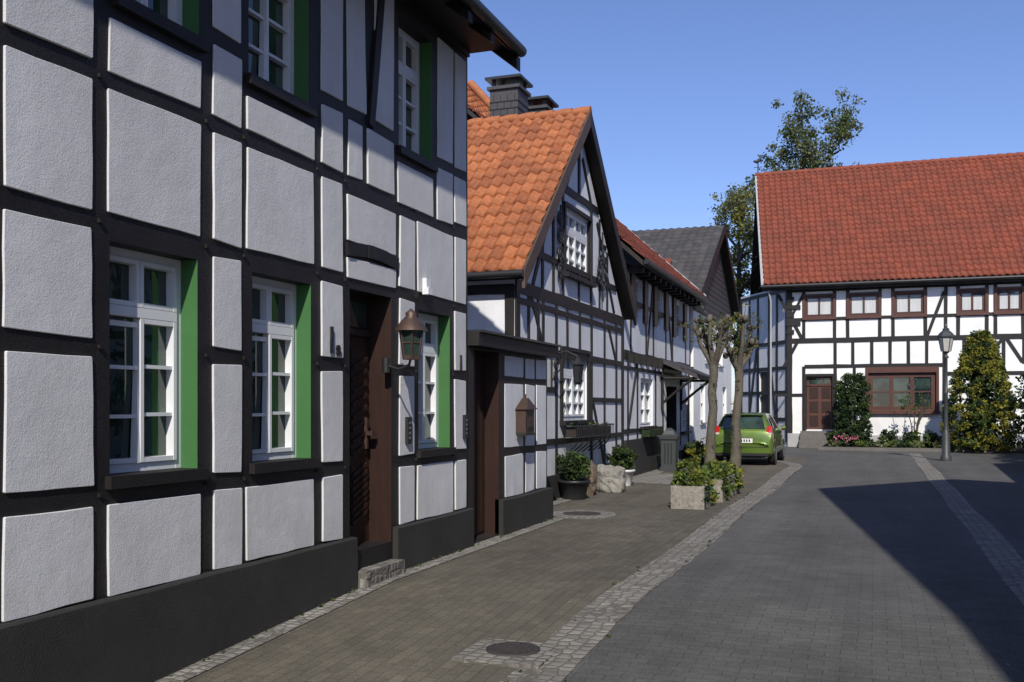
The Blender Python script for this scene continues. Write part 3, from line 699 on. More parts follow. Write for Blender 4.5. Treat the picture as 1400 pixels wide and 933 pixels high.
# ================================================================ HOUSE 4
C4=-5.25; w4=XW(C4); h4=empty('slate_gabled_house',(-8,35,0)); ya,yb,ym=30.75,39.4,35.2; za,zm=5.1,7.75
ops4=[dict(a=(y0,y0+1.0),z=(z0,z0+1.25),d=.1) for y0,z0 in ((32,1.1),(34.4,1.1),(37,1.1),(33,3.1),(36,3.1))]
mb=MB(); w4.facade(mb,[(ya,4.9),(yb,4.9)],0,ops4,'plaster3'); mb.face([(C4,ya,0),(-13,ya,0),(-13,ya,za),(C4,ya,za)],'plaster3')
mb.face([(C4,yb,0),(-13,yb,0),(-13,yb,za),(C4,yb,za)],'plaster2'); mb.build('walls',h4)
mb=MB(); mb.face([(C4+.05,ya-.05,4.6),(C4+.05,yb+.05,4.6),(C4+.05,yb+.05,za),(C4+.05,ym,zm),(C4+.05,ya-.05,za)],'slatewall')
mb.face([(C4+.05,ya-.05,4.6),(C4+.05,yb+.05,4.6),(C4,yb+.05,4.6),(C4,ya-.05,4.6)],'slatewall')
for i in range(16):
    z=4.62+i*.19; t=max(0,min(1,(z-za)/(zm-za))); w4.box(mb,ya+(ym-ya)*t,yb-(yb-ym)*t,z,z+.015,.05,.058,'timber2')
for o in ops4: w4.window(mb,o['a'][0],o['a'][1],o['z'][0],o['z'][1],.1,gl='glass',cols=2,rows=2); w4.box(mb,o['a'][0]-.05,o['a'][1]+.05,o['z'][0]-.06,o['z'][0],-.05,.06,'grey')
w4.box(mb,ya,yb,-.05,.4,-.02,.04,'grey')
mb.build('slate_gable_and_windows',h4)
mb=MB(); slabY(mb,ya-.35,za-.05,ym,zm+.15,-4.95,-15,.12,'timber'); slabY(mb,yb+.3,za-.05,ym,zm+.15,-4.95,-15,.12,'timber')
slabY(mb,ya-.37,za+.02,ym,zm+.22,-4.9,-4.95,.3,'timber'); slabY(mb,yb+.32,za+.02,ym,zm+.22,-4.9,-4.95,.3,'timber'); mb.build('roof_structure',h4)
tiles('roof_tiles',(-15,ya-.37,za),(-4.93,ya-.37,za),(-4.93,ym,zm+.2),(-15,ym,zm+.2),'tile_slate',h4,k=4,tw=.28)
tiles('roof_tile_patch',(-7.6,ya+.5,za+.64),(-6.2,ya+.5,za+.64),(-6.2,ya+1.6,za+1.36),(-7.6,ya+1.6,za+1.36),'tile_red',h4,k=4,tw=.28)
tiles('roof_tile_patch',(-9.0,ya+2.5,za+1.88),(-8.0,ya+2.5,za+1.88),(-8.0,ya+3.4,za+2.46),(-9.0,ya+3.4,za+2.46),'tile_red',h4,k=4,tw=.28)
# ================================================================ FAR HOUSE
CF=41.6; wf=YW(CF); XF=lambda u: qx(CF,u); ZF=lambda v: 1.6+(557-v)*.02869
hf=empty('long_half_timbered_house',(4,45,0)); xl=-3.3; xr=14.5
opf=[]
for u0,u1 in ((1101,1139),(1161,1201),(1223,1263),(1312,1347),(1363,1397)):
    opf.append(dict(a=(XF(u0),XF(u1)),z=(ZF(431),ZF(402)),d=.08,r='redwood'))
opf.append(dict(a=(XF(1420),XF(1455)),z=(ZF(431),ZF(402)),d=.08))
big=dict(a=(XF(1187),XF(1280)),z=(ZF(562),ZF(510)),d=.12,r='redwood'); dor=dict(a=(XF(1103),XF(1138)),z=(ZF(588),ZF(514)),d=.15,r='redwood')
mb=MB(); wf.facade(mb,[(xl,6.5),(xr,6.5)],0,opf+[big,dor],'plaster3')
wc=Wall((xl,CF),(-2.3,3.6),(-.843,-.539)); Lc=4.3
wc.facade(mb,[(0,6.5),(Lc,6.5)],0,[dict(a=(1.7,2.5),z=(.9,3.1),d=.1)],'plaster2')
mb.face([(xr,CF,0),(xr,52,0),(xr,52,6.5),(xr,47,12.2),(xr,CF,6.5)],'plaster2'); mb.build('walls',hf)
mb=MB(); B=lambda p,q,w=.15,o=.03: wf.beam(mb,p,q,w,'timber',o)
for v,w in ((392,.22),(434,.12),(464,.19)): B((xl-.05,ZF(v)),(xr,ZF(v)),w)
B((XF(1100),ZF(500)),(XF(1292),ZF(500)),.14); B((XF(1292),ZF(512)),(xr,ZF(512)),.13)
for u in (1099,1141,1159,1203,1221,1265,1293,1310,1349,1361,1399,1418,1457,1480): B((XF(u),ZF(464)),(XF(u),ZF(392)),.13)
for u in (1078,1142,1166,1192,1217,1242,1267,1291,1318,1345,1372,1400,1430,1460): B((XF(u),ZF(464)),(XF(u),ZF(500)),.12)
for u in (1078,1099,1142,1168,1291,1330,1372,1410): B((XF(u),ZF(500)),(XF(u),ZF(606)),.12)
B((XF(1064),ZF(398)),(XF(1096),ZF(460)),.13); B((XF(1092),ZF(462)),(XF(1072),ZF(500)),.13)
B((XF(1080),ZF(434)),(XF(1099),ZF(398)),.11)
B((XF(1268),ZF(460)),(XF(1291),ZF(402)),.12); B((XF(1346),ZF(498)),(XF(1371),ZF(466)),.12); B((XF(1376),ZF(466)),(XF(1398),ZF(498)),.12)
B((XF(1060),ZF(540)),(XF(1100),ZF(540)),.12); B((XF(1292),ZF(555)),(xr,ZF(555)),.12)
B((xl+.08,0),(xl+.08,6.4),.2)
for z in (6.35,4.25,3.2,2.2,1.1): wc.beam(mb,(0,z),(Lc,z),.15,'timber',.03)
for a in (.08,.9,1.6,2.6,3.4,4.2): wc.beam(mb,(a,.2),(a,6.4),.14,'timber',.03)
wc.beam(mb,(1.0,1.2),(1.6,4.1),.13,'timber',.04); wc.beam(mb,(2.7,4.1),(3.4,1.2),.13,'timber',.04)
for i in range(5): wf.box(mb,xl-.05,xl+.25+(i%2)*.25,4.55+i*.33,4.72+i*.33,.02,.06,'timber')
wf.box(mb,xl,XF(1100),0,.55,-.02,.05,'grey'); wf.box(mb,XF(1140),xr,0,.5,-.02,.05,'grey')
mb.build('timber_frame',hf)
mb=MB()
for o in opf:
    (a0,a1),(z0,z1)=o['a'],o['z']; wf.window(mb,a0,a1,z0,z1,.05,fr='redwood',cols=2,rows=1,gl='glass',ft=.05)
    for q in range(2):
        m_=(a0+a1)/2; x0=a0+.10 if q==0 else m_+.04; x1=m_-.04 if q==0 else a1-.10
        wf.box(mb,x0,x1,z0+.10,z0+(z1-z0)*random.uniform(.72,.9),-.07,-.055,'curtain')
    wf.box(mb,a0-.10,a0,z0-.1,z1+.1,-.02,.055,'redwood'); wf.box(mb,a1,a1+.10,z0-.1,z1+.1,-.02,.055,'redwood')
    wf.box(mb,a0,a1,z1,z1+.08,-.02,.053,'redwood'); wf.box(mb,a0-.12,a1+.12,z0-.12,z0,-.02,.1,'redwood')
(a0,a1),(z0,z1)=big['a'],big['z']
wf.window(mb,a0,a1,z0,z1,.1,fr='redwood',cols=3,rows=2,ft=.11,gl='glass',bar=.05)
wf.box(mb,a0-.1,a1+.1,z1,z1+.22,-.02,.06,'redwood'); wf.box(mb,a0-.1,a0,z0,z1,-.02,.06,'redwood'); wf.box(mb,a1,a1+.1,z0,z1,-.02,.06,'redwood'); wf.box(mb,a0-.15,a1+.15,z0-.12,z0,-.05,.16,'redwood')
(a0,a1),(z0,z1)=dor['a'],dor['z']
wf.box(mb,a0,a1,z0,z1,-.2,-.12,'redwood'); wf.box(mb,a0,a1,z1-.38,z1-.34,-.12,-.08,'redwood'); wf.box(mb,a0+.1,a1-.1,z1-.3,z1-.08,-.12,-.11,'glass')
for i in range(2):
    for j in range(3):
        x0=a0+.1+i*(a1-a0)/2-.02*i; x1=x0+(a1-a0)/2-.16; zz=z0+.12+j*.56; wf.box(mb,x0,x1,zz,zz+.44,-.12,-.10,'brown')
wf.box(mb,a0-.12,a0,z0,z1+.1,-.02,.06,'timber'); wf.box(mb,a1,a1+.12,z0,z1+.1,-.02,.06,'timber'); wf.box(mb,a0,a1,z1,z1+.1,-.02,.058,'timber')
wc.box(mb,1.7,2.5,.9,3.1,-.12,-.08,'timber2')
mb.build('windows_and_door',hf)
mb=MB()
for i in range(4): wf.box(mb,XF(1095)+.002*i,XF(1146)-.002*i,0,.17*(i+1)-.03,.05,.05+.3*(4-i),'kerb')
mb.build('door_steps',hf)
ys_,ze,yr_,zr=41.1,6.48,47.2,12.28
mb=MB()
mb.hexa([(-4.2,ys_,ze-.15),(xr+.3,ys_,ze-.15),(xr+.3,yr_,zr-.15),(-5.15,yr_,zr-.15),(-4.2,ys_,ze),(xr+.3,ys_,ze),(xr+.3,yr_,zr),(-5.15,yr_,zr)],'timber2')
mb.hexa([(-6.2,53.3,ze-.15),(xr+.3,53.3,ze-.15),(xr+.3,yr_,zr-.15),(-5.15,yr_,zr-.15),(-6.2,53.3,ze),(xr+.3,53.3,ze),(xr+.3,yr_,zr),(-5.15,yr_,zr)],'timber2')
mb.hexa([(-4.3,ys_-.02,ze-.1),(-4.18,ys_-.02,ze-.1),(-5.1,yr_,zr-.1),(-5.22,yr_,zr-.1),(-4.3,ys_-.02,ze+.1),(-4.18,ys_-.02,ze+.1),(-5.1,yr_,zr+.1),(-5.22,yr_,zr+.1)],'grey')
mb.tube([(-4.3,ys_-.06,ze-.04),(5,ys_-.06,ze-.05),(xr+.3,ys_-.06,ze-.06)],.07,'iron',8)
mb.box((-4.2,ys_+.05,6.3),(xr,CF,6.34),'timber')
mb.tube([(-4.05,ys_+.1,6.4),(-3.95,41.4,5.9),(-3.95,41.4,3),(-3.95,41.4,0)],.04,'grey',6)
mb.build('roof_structure',hf)
tiles('roof_tiles',(-4.2,ys_-.03,ze+.04),(xr+.3,ys_-.03,ze+.04),(xr+.3,yr_,zr+.04),(-5.15,yr_,zr+.04),'tile_red',hf,tw=.25,tl=.36,amp=.055,step=.055,k=6)
mb=MB()
for i in range(54): x=-5.2+i*.375; mb.tube([(x,yr_,zr+.06),(x+.39,yr_,zr+.045)],[.13,.11],'tile_red',8)
mb.build('ridge',hf)
e=empty('weather_vane',(-5.2,47.6,12.4)); mb=MB(); X=-5.1
mb.tube([(X,47.4,12.0),(X,47.4,13.15)],.028,'iron'); mb.tube([(X-.18,47.4,12.75),(X+.18,47.4,12.75)],.014,'iron'); mb.tube([(X-.2,47.4,13.05),(X-.05,47.4,13.0),(X+.1,47.4,13.08),(X+.12,47.4,13.26),(X+.2,47.4,13.3)],[.05,.07,.07,.04,.02],'iron'); mb.build('vane',e)
# ================================================================ right-hand neighbours (beyond the picture edge; they shade the street)
def side_house(name,A,Bp,depth,he,hrg,k='plaster2'):
    A=Vector(A);Bp=Vector(Bp); t=(Bp-A).normalized(); n=Vector((-t.y,t.x)); L=(Bp-A).length
    if n.x>0: n=-n
    W=Wall(A-n*.3,t,n); e=empty(name,(A.x+3,(A.y+Bp.y)/2,0)); b=MB()
    O=[dict(a=(x,x+1.0),z=(z,z+1.4),d=.12) for x in np.arange(1,L-1.6,2.3) for z in ((.9,3.6,6.0) if he>7 else (.9,3.3))]
    W.facade(b,[(0,he),(L-.3,he)],-.6,O,k)
    for a in (0,L-.3): b.face([W.P(a,-.6,0),W.P(a,-.6,-depth),W.P(a,he,-depth),W.P(a,hrg,-depth/2),W.P(a,he,0)],k)
    b.face([W.P(0,-.6,-depth),W.P(L-.3,-.6,-depth),W.P(L-.3,he,-depth),W.P(0,he,-depth)],k)
    for o in O: W.window(b,*o['a'],*o['z'],.12,cols=2,rows=2)
    for z in (.5,2.6,3.0,5.5,he-.1):
        if z<he: W.beam(b,(0,z),(L-.3,z),.16,'timber')
    x=.1
    while x<L-.3:
        if not any(o['a'][0]-.08<x<o['a'][1]+.08 for o in O): W.beam(b,(x,0),(x,he),.14,'timber')
        x+=1.15/2
    b.build('walls',e); b=MB(); s=(hrg-he)/(depth/2)
    for o0,o1 in ((.3,-depth/2),(-depth-.3,-depth/2)):
        z0=he-.3*s
        b.hexa([W.P(-.2,z0-.15,o0),W.P(L-.1,z0-.15,o0),W.P(L-.1,hrg-.15,o1),W.P(-.2,hrg-.15,o1),W.P(-.2,z0+.05,o0),W.P(L-.1,z0+.05,o0),W.P(L-.1,hrg+.05,o1),W.P(-.2,hrg+.05,o1)],'tile_red')
    b.build('roof',e)
side_house('tall_street_house',(3.85,-3.0),(1.93,11.3),7,8.2,10.8)
side_house('unseen_shadow_house',(4.4,14.5),(4.9,26),6,4.8,6.6)  # added out of view to throw shadow on the road's right side
# ================================================================ vegetation
def bush(name,x,y,z,rx,rz,n,per,size,mats,cr=.12):
    e=empty(name,(x,y,z)); b=MB(); leaves(b,ellip_clumps((x,y,z+rz),(rx,rx,rz),n,cr),per,size,mats); b.build('foliage',e); return e
e=empty('columnar_conifer',(3.5,38.6,0)); b=MB(); b.tube([(3.5,38.6,0),(3.5,38.6,3.6)],[.12,.04],'darkbark')
cl=[]
for i in range(620):
    z=rng.random()**.8*4.1+.12; R=1.18*min(1,(z/.5+.5))*(1-max(0,(z-1.4)/2.95))**.62; a=rng.random()*6.283; r=R*rng.uniform(.75,1.04)
    cl.append(((3.5+r*math.cos(a),38.6+r*math.sin(a),z),.16))
leaves(b,cl,36,.10,['leafy','leaf','leafy','leafy','leafd'])
cl=[((3.5+rng.uniform(-.45,.45)*(1-z/4.5),38.6+rng.uniform(-.45,.45)*(1-z/4.5),z),.42*(1-z/5.5)+.1) for z in np.linspace(.4,3.7,50)]; leaves(b,cl,80,.18,['leafd']); b.build('foliage',e)
e=empty('evergreen_shrub',(-.8,40.2,0)); b=MB(); cl=[]
for i in range(300):
    z=rng.random()*2.6+.2; R=.56*(1-max(0,(z-2.0)/1.0)**2*.6)*rng.uniform(.6,1.1); a=rng.random()*6.283; cl.append(((-.8+R*math.cos(a),40.2+R*math.sin(a)*.8,z),.16))
leaves(b,cl,44,.10,['leafd','leafd','leafd','leaf']); b.tube([(-.8,40.2,0),(-.8,40.2,2.4)],[.1,.04],'darkbark'); b.build('foliage',e)
bd=empty('flower_bed',(1.5,40,0)); b=MB(); b.box((-1.9,38.9,0),(7,41.5,.10),'soil'); b.box((-2.0,38.78,-.02),(7,38.9,.12),'kerb')
b.build('bed',bd); b=MB(); cl=[]
for i in range(80): cl.append(((rng.uniform(-1.8,6.5),rng.uniform(38.95,41.2),.22),.24))
leaves(b,cl,50,.12,['leaf','leafd','leafg','ivy']); leaves(b,[((x,39.2,.45),.2) for x in (-1.3,-1.0,-.7)],30,.07,['pink']); b.build('plants',bd)
for x,r in ((.5,.35),(1.3,.3),(2.0,.3),(-1.4,.35)): bush('low_bush',x,39.9,.1,r,r,16,50,.1,['leaf','leafd'],.16)
e=empty('small_tree',(1.4,40.3,0)); b=MB()
for k_ in range(9):
    a=rng.uniform(0,6.28); b.tube([(1.4,40.3,.1),(1.4+.15*math.cos(a),40.3+.15*math.sin(a),1.0),(1.4+.55*math.cos(a),40.3+.4*math.sin(a),rng.uniform(1.6,2.3))],[.03,.02,.008],'darkbark',5)
leaves(b,ellip_clumps((1.4,40.3,1.8),(.6,.4,.5),16,.15),14,.09,['leaf']); b.build('branches',e)
e=empty('hedge',(5.3,34,0)); b=MB(); cl=[]
for i in range(520):
    y=rng.uniform(27,39.5); cl.append(((rng.uniform(4.6,5.6)+(y-34)*.05,y,rng.uniform(.1,2.7)),.28))
leaves(b,cl,34,.14,['leafd','leafd','leaf']); b.build('foliage',e)
def limb(b,p,d,L,r,depth,k,tips):
    p=Vector(p); d=Vector(d).normalized(); pts=[p];rads=[r]; q=p.copy(); dd=d.copy()
    for i in range(4):
        dd=(dd+Vector(rng.normal(size=3))*.14+Vector((0,0,.05))).normalized(); q=q+dd*L/4; pts.append(q.copy()); rads.append(r*(1-.12*(i+1)))
    b.tube(pts,rads,k,6 if r>.05 else 4)
    tips.append((q.copy(),depth))
    if depth>0:
        for c in range(3 if depth>1 else 4):
            nd=(dd+Vector(rng.normal(size=3))*.55+Vector((0,0,.2))).normalized(); st=pts[rng.integers(2,5)]
            limb(b,st,nd,L*rng.uniform(.5,.72),rads[-1]*.65,depth-1,k,tips)
def tree(name,x,y,h,per,size,mats,trunk=.25,dens=1.0,cr=.6,depth=3,out=.35,Lk=.17,n=8):
    e=empty(name,(x,y,0)); b=MB(); tips=[]
    b.tube([(x,y,-.1),(x+.1,y,h*.3),(x,y+.1,h*.6),(x,y,h*.82)],[trunk,trunk*.8,trunk*.5,trunk*.2],'darkbark',8)
    for i in range(n):
        a=i*2.4+rng.uniform(-.3,.3); limb(b,(x,y+.05,h*(.35+.45*i/n)),(math.cos(a)*out,math.sin(a)*out,rng.uniform(.4,.8)),h*Lk,trunk*.35,depth-1,'darkbark',tips)
    b.build('trunk_and_limbs',e); b=MB(); cl=[]
    for p,dp in tips:
        if dp<=1:
            cl.append((np.array(p),cr*rng.uniform(.6,1.2)))
            if rng.random()<dens: cl.append((np.array(p)+rng.normal(size=3)*cr*.7,cr*rng.uniform(.4,.9)))
    leaves(b,cl,per,size,mats,.6); b.build('foliage',e)
tree('broadleaf_tree',-6.5,51.5,13.4,42,.15,['leafg','leafg','leafy'],.24,1,.6,3,.75,.13,11)
tree('broadleaf_tree',-8.9,52,12.3,20,.14,['leafg','leafy'],.18,.5,.5,3,.8,.13,9)
tree('broadleaf_tree',-3.9,60,19.6,70,.17,['leafg','leaf','leafg'],.30,1,.75,3,.8,.12,14)
tree('broadleaf_tree',-13,56,11,14,.15,['leafg'],.2,.4,.6)
def pollard(x,y,h,lean):
    e=empty('pollarded_street_tree',(x,y,0)); b=MB()
    n=7; P=[(x+lean*i/n+rng.normal()*.03,y+rng.normal()*.02,h*.66*i/n) for i in range(n+1)]; b.tube(P,[.17,.135,.12,.115,.11,.11,.11,.12],'bark',9)
    top=Vector(P[-1]); kn=[]
    for i in range(6):
        a=i*1.05+rng.uniform(-.3,.3); r=rng.uniform(.22,.5); q=top+Vector((math.cos(a)*r,math.sin(a)*r,rng.uniform(.3,h*.3)))
        m=top.lerp(q,.5)+Vector((math.cos(a)*.1,math.sin(a)*.1,-.04)); b.tube([top-Vector((0,0,.15)),m,q],[.085,.055,.045],'bark',7)
        for t in range(3):
            c=q+Vector(rng.normal(size=3))*.05; b.tube([c-Vector((0,0,.08)),c-Vector((0,0,.03)),c+Vector((0,0,.04)),c+Vector((0,0,.08))],[.03,.08,.075,.03],'bark',7)
        for t in range(14):
            d=Vector(rng.normal(size=3)); d.z=abs(d.z)*.8; d.normalize(); L=rng.uniform(.12,.45); st=top.lerp(q,rng.uniform(.5,1)); b.tube([st,st+d*L],[.011,.005],'bark',4); kn.append((np.array(st+d*L),.09))
    b.build('trunk_and_limbs',e); b=MB(); leaves(b,kn,9,.07,['leaf','leafy','leafg'])
    for i in range(10):
        z=rng.uniform(.3,2.4); leaves(b,[((x+lean*z/h+rng.normal()*.1,y-.1,z),.08)],8,.05,['leafd'])
    b.build('young_leaves',e)
pollard(-3.9,25.3,4.2,.12); pollard(-3.42,26.4,4.1,.1)
def pot(x,y,r,h,k,nm):
    e=empty(nm,(x,y,0)); b=MB(); b.lathe(x,y,[(r*.72,.0),(r*.95,h*.85),(r*1.06,h*.86),(r*1.06,h),(r*.92,h),(r*.9,h*.9)],k,18); b.build('pot',e)
    b=MB(); leaves(b,ellip_clumps((x,y,h+r*.95),(r*1.15,r*1.15,r*.95),60,.09,.3),55,.05,['leaf','leafd','leaf']); leaves(b,[((x,y,h+r*.9),r*.8)],500,.09,['leafd']); b.build('boxwood',e)
pot(-4.93,16.7,.27,.33,'blackplastic','potted_boxwood'); pot(-4.85,19.9,.25,.33,'whitepot','potted_boxwood')
def boulder(x,y,rx,ry,rz,sd,k):
    e=empty('boulder',(x,y,0)); b=MB(); R=[]
    for i in range(23):
        t=math.pi*(i/22*.98+.01); ring=[]
        for j in range(36):
            a=6.283185*j/36; d=Vector((math.sin(t)*math.cos(a),math.sin(t)*math.sin(a),math.cos(t)))
            # ridged facets from cellular + fractal noise, squarish body
            sq=(abs(d.x)**3.2+abs(d.y)**3.2+abs(d.z)**3.2)**(-1/3.2)
            q=d*1.1+Vector((sd*3.1,sd*1.7,sd*.9))
            s=sq*.88*(1+.30*mnoise.noise(q*1.1)+.16*mnoise.noise(q*2.7)+.07*mnoise.noise(q*6)+.03*mnoise.noise(q*14))
            ring.append((x+d.x*s*rx,y+d.y*s*ry,rz*.72+d.z*s*rz))
        R.append(ring)
    b.rings(R,k,smooth=False); b.build('rock',e)
boulder(-4.95,17.5,.23,.25,.36,3,'boulderb'); boulder(-4.72,18.45,.31,.33,.30,5,'boulder')
def trough(x0,y0,x1,y1,h):
    e=empty('stone_planter',((x0+x1)/2,(y0+y1)/2,0)); b=MB(); t=.07
    b.box((x0,y0,0),(x1,y0+t,h),'planterstone'); b.box((x0,y1-t,0),(x1,y1,h),'planterstone'); b.box((x0,y0+t,0),(x0+t,y1-t,h-.003),'planterstone'); b.box((x1-t,y0+t,0),(x1,y1-t,h-.003),'planterstone'); b.box((x0+t,y0+t,0),(x1-t,y1-t,h-.06),'soil')
    b.build('trough',e); b=MB(); cl=[]
    for i in range(int(42*(y1-y0))): cl.append(((rng.uniform(x0+.04,x1-.02),rng.uniform(y0+.08,y1),h+rng.uniform(-.02,.17)),.10))
    for i in range(int(9*(y1-y0))): cl.append(((x1+.03,rng.uniform(y0,y1),h-rng.uniform(0,.26)),.08))
    leaves(b,cl,24,.075,['ivy','leaf','ivy','leafy','leafd']); b.build('ivy',e)
trough(-3.02,15.6,-2.5,16.5,.36); trough(-2.95,16.9,-2.4,19.2,.38)
bush('low_bush',-4.6,27.6,0,.4,.3,24,50,.08,['leaf','leafy'],.14); bush('low_bush',-4.3,26.0,0,.25,.16,16,50,.07,['leafy','leaf'],.1); bush('low_bush',-4.9,29.4,0,.4,.3,24,50,.08,['leaf','leafd'],.14)
bush('low_bush',-4.4,24.7,0,.25,.14,12,50,.07,['ivy','leaf'],.1)
e=empty('pedestal_litter_bin',(-4.85,24.6,0)); b=MB(); x,y=-4.83,24.8; rr=math.sqrt(2)*.19
b.lathe(x,y,[(rr*1.1,0),(rr*1.1,.1),(rr*.95,.12),(rr*.95,.78),(rr*1.12,.8),(rr*1.15,.88),(rr*.8,.92),(rr*.55,1.02),(rr*.2,1.08)],'greyiron',4,False,.5)
for dx in (-.08,0,.08): b.box((x+dx-.012,y-.2,.2),(x+dx+.012,y-.185,.7),'iron')
b.build('bin',e)
e=empty('street_lamp',(2.0,32.5,0)); b=MB(); x,y=2.0,32.4
b.lathe(x,y,[(.16,0),(.16,.12),(.12,.18),(.11,.8),(.085,.86),(.065,.95),(.055,2.0),(.07,2.03),(.05,2.06),(.045,3.05),(.09,3.1),(.05,3.14),(.04,3.2),(.12,3.26)],'greyiron',12)
b.build('post',e); b=MB(); b.lathe(x,y,[(.13,3.27),(.21,3.68)],'cream',6,False); b.build('glass_panes',e)
b=MB()
for j in range(6):
    a=j*math.pi/3; b.tube([(x+.135*math.cos(a),y+.135*math.sin(a),3.26),(x+.215*math.cos(a),y+.215*math.sin(a),3.69)],.014,'greyiron',4)
b.lathe(x,y,[(.25,3.68),(.26,3.72),(.17,3.83),(.09,3.9),(.1,3.94),(.04,3.98),(.045,4.03),(.01,4.1)],'greyiron',6,False); b.build('head',e)
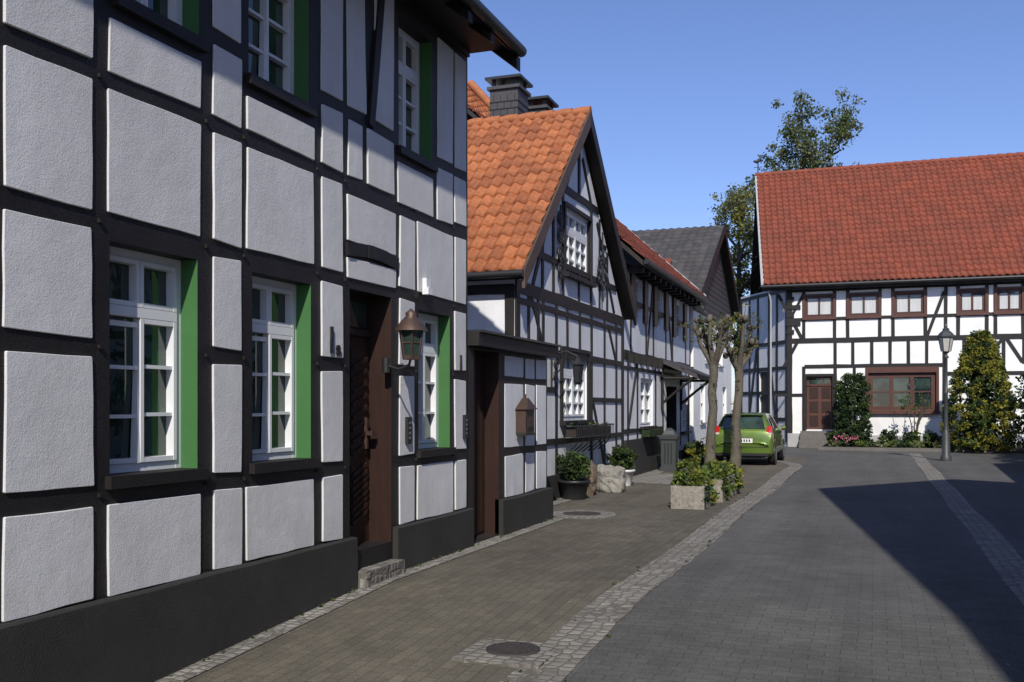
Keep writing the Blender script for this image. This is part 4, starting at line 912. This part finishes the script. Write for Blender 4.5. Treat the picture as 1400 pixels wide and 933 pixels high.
# ================================================================ CAR
def car(cx,y0):
    e=empty('parked_car',(cx,y0+2,0))
    S=[(0.0,.70,.34,.56,.60,.60),(.03,.78,.27,.74,.80,.72),(.07,.81,.22,.86,.95,.70),(.12,.82,.20,.90,1.0,.68),(.34,.83,.20,.93,1.36,.58),(.50,.83,.20,.935,1.42,.585),(1.0,.835,.20,.93,1.45,.60),(1.9,.835,.20,.91,1.44,.60),(2.45,.835,.20,.90,1.35,.57),(2.95,.83,.20,.89,1.0,.66),(3.1,.825,.20,.87,.93,.68),(3.55,.80,.20,.76,.82,.60),(3.8,.74,.24,.60,.66,.52),(3.9,.62,.32,.48,.52,.46)]
    R=[]
    for (y,w,zb,zt,zr,wr) in S:
        half=[(0,zb),(w*.88,zb),(w,zb+.13),(w*1.0,(zb+zt)/2),(w*.97,zt),(w*.955,zt+.02*(zr>zt+.1)),(wr*1.04,zr-.05),(wr*.90,zr),(wr*.4,zr+.012),(0,zr+.014)]
        R.append([(cx+a,y0+y,z) for a,z in half]+[(cx-a,y0+y,z) for a,z in half[-2:0:-1]])
    n=len(R[0]); b=MB(); vs=[p for r in R for p in r]; b.mi('carpaint'); b.mesh(vs,[],'carpaint')
    for i in range(len(R)-1):
        for j in range(n):
            f=(i*n+j,i*n+(j+1)%n,(i+1)*n+(j+1)%n,(i+1)*n+j); k='carpaint'
            jj=j if j<9 else n-1-j
            if jj==5 and 4<=i<=8: k='glass'
            if i==3 and jj in (7,8): k='glass'
            if i in (8,) and jj in (7,8): k='glass'
            if jj in (0,): k='blackplastic'
            b.f.append(f); b.m.append(b.mi(k)); b.sm.append(True)
    b.f.append(tuple(range(n))); b.m.append(0); b.sm.append(True); b.f.append(tuple((len(R)-1)*n+q for q in range(n))); b.m.append(0); b.sm.append(True)
    b.build('body',e,2)
    b=MB()
    def rq(x0,x1,yA,zA,yB,zB,k,t=.02):
        b.hexa([(cx-x0,y0+yA,zA),(cx+x0,y0+yA,zA),(cx+x1,y0+yB,zB),(cx-x1,y0+yB,zB),(cx-x0,y0+yA-t,zA+t*.4),(cx+x0,y0+yA-t,zA+t*.4),(cx+x1,y0+yB-t,zB+t*.4),(cx-x1,y0+yB-t,zB+t*.4)],k)
    rq(.60,.50,.125,1.0,.31,1.32,'glass',.03)
    b.box((cx-.52,y0+.22,1.385),(cx+.52,y0+.40,1.41),'carpaint')
    for s in (-1,1):
        b.hexa([(cx+s*.62,y0+.035,.74),(cx+s*.79,y0+.06,.74),(cx+s*.79,y0+.26,.74),(cx+s*.62,y0+.2,.74),(cx+s*.645,y0+.10,1.08),(cx+s*.775,y0+.13,1.08),(cx+s*.775,y0+.30,1.08),(cx+s*.645,y0+.2,1.08)],'tail')
        b.box((cx+s*.71-.065,y0+.038,.845),(cx+s*.71+.065,y0+.1,.90),'tail_w')
        b.tube([(cx+s*.80,y0+2.7,.98),(cx+s*.92,y0+2.72,1.0)],[.07,.08],'carpaint',8)
    b.box((cx-.76,y0-.045,.34),(cx+.76,y0+.12,.52),'carpaint'); b.box((cx-.70,y0-.05,.27),(cx+.70,y0+.1,.335),'blackplastic'); b.box((cx-.72,y0-.052,.50),(cx+.72,y0+.05,.515),'blackplastic')
    b.box((cx-.27,y0-.0,.62),(cx+.27,y0+.08,.74),'plate')
    for i,x in enumerate((-.2,-.13,-.04,.03,.1,.17)): b.box((cx+x,y0-.004,.645),(cx+x+.035,y0-.001,.715),'blackplastic')
    b.box((cx-.25,y0-.006,.755),(cx+.25,y0+.05,.775),'chrome')
    b.tube([(cx,y0+.10,.99),(cx+.25,y0+.17,1.06)],.012,'blackplastic',5)
    b.build('lights_bumper_plate',e); b=MB()
    for s in (-1,1):
        for yy in (.68,3.15):
            X=cx+s*.835; ring=lambda xx,r:[(xx,y0+yy+r*math.cos(6.283*q/20),.30+r*math.sin(6.283*q/20)) for q in range(20)]
            b.rings([ring(X-s*.20,.28),ring(X-s*.18,.30),ring(X-s*.02,.30),ring(X+s*.005,.27),ring(X+s*.005,.2)],'rubber')
            b.rings([ring(X+s*.006,.195),ring(X+s*.012,.18),ring(X-s*.01,.08),ring(X+s*.012,.05)],'chrome')
            b.rings([ring(X-s*.025,.345),ring(X+s*.0,.345)],'blackplastic')
    b.build('wheels',e)
car(-3.42,27.9)
# ================================================================ light, sky, camera
el,az=math.radians(39.5),math.radians(18)
ts=Vector((math.cos(el)*math.sin(az),-math.cos(el)*math.cos(az),math.sin(el)))
L=bpy.data.lights.new('sun','SUN'); L.energy=5.0; L.angle=math.radians(.5); L.color=(1,.95,.86)
o=bpy.data.objects.new('sun',L); o.rotation_euler=ts.to_track_quat('Z','Y').to_euler(); bpy.context.collection.objects.link(o)
w=bpy.data.worlds.new('World'); bpy.context.scene.world=w; w.use_nodes=True; nt=w.node_tree
sk=nt.nodes.new('ShaderNodeTexSky'); sk.sky_type='NISHITA'; sk.sun_disc=False; sk.sun_elevation=el; sk.sun_rotation=math.radians(162)
sk.air_density=1.0; sk.dust_density=.4; sk.ozone_density=2.2
bg=nt.nodes['Background']; tint=mixc(nt,1.0,sk.outputs[0],(1.07,1.12,1.48),'MULTIPLY'); nt.links.new(tint,bg.inputs[0]); bg.inputs[1].default_value=.1
cd=bpy.data.cameras.new('camera'); cd.lens=35; cd.sensor_width=36; cd.shift_y=90.5/1400; cd.clip_end=2000
cam=bpy.data.objects.new('camera',cd); cam.location=(0,0,H); cam.rotation_euler=(math.pi/2,0,math.radians(20.02)); bpy.context.collection.objects.link(cam)
sc=bpy.context.scene; sc.camera=cam
sc.view_settings.view_transform='Standard'; sc.view_settings.look='None'; sc.view_settings.exposure=0
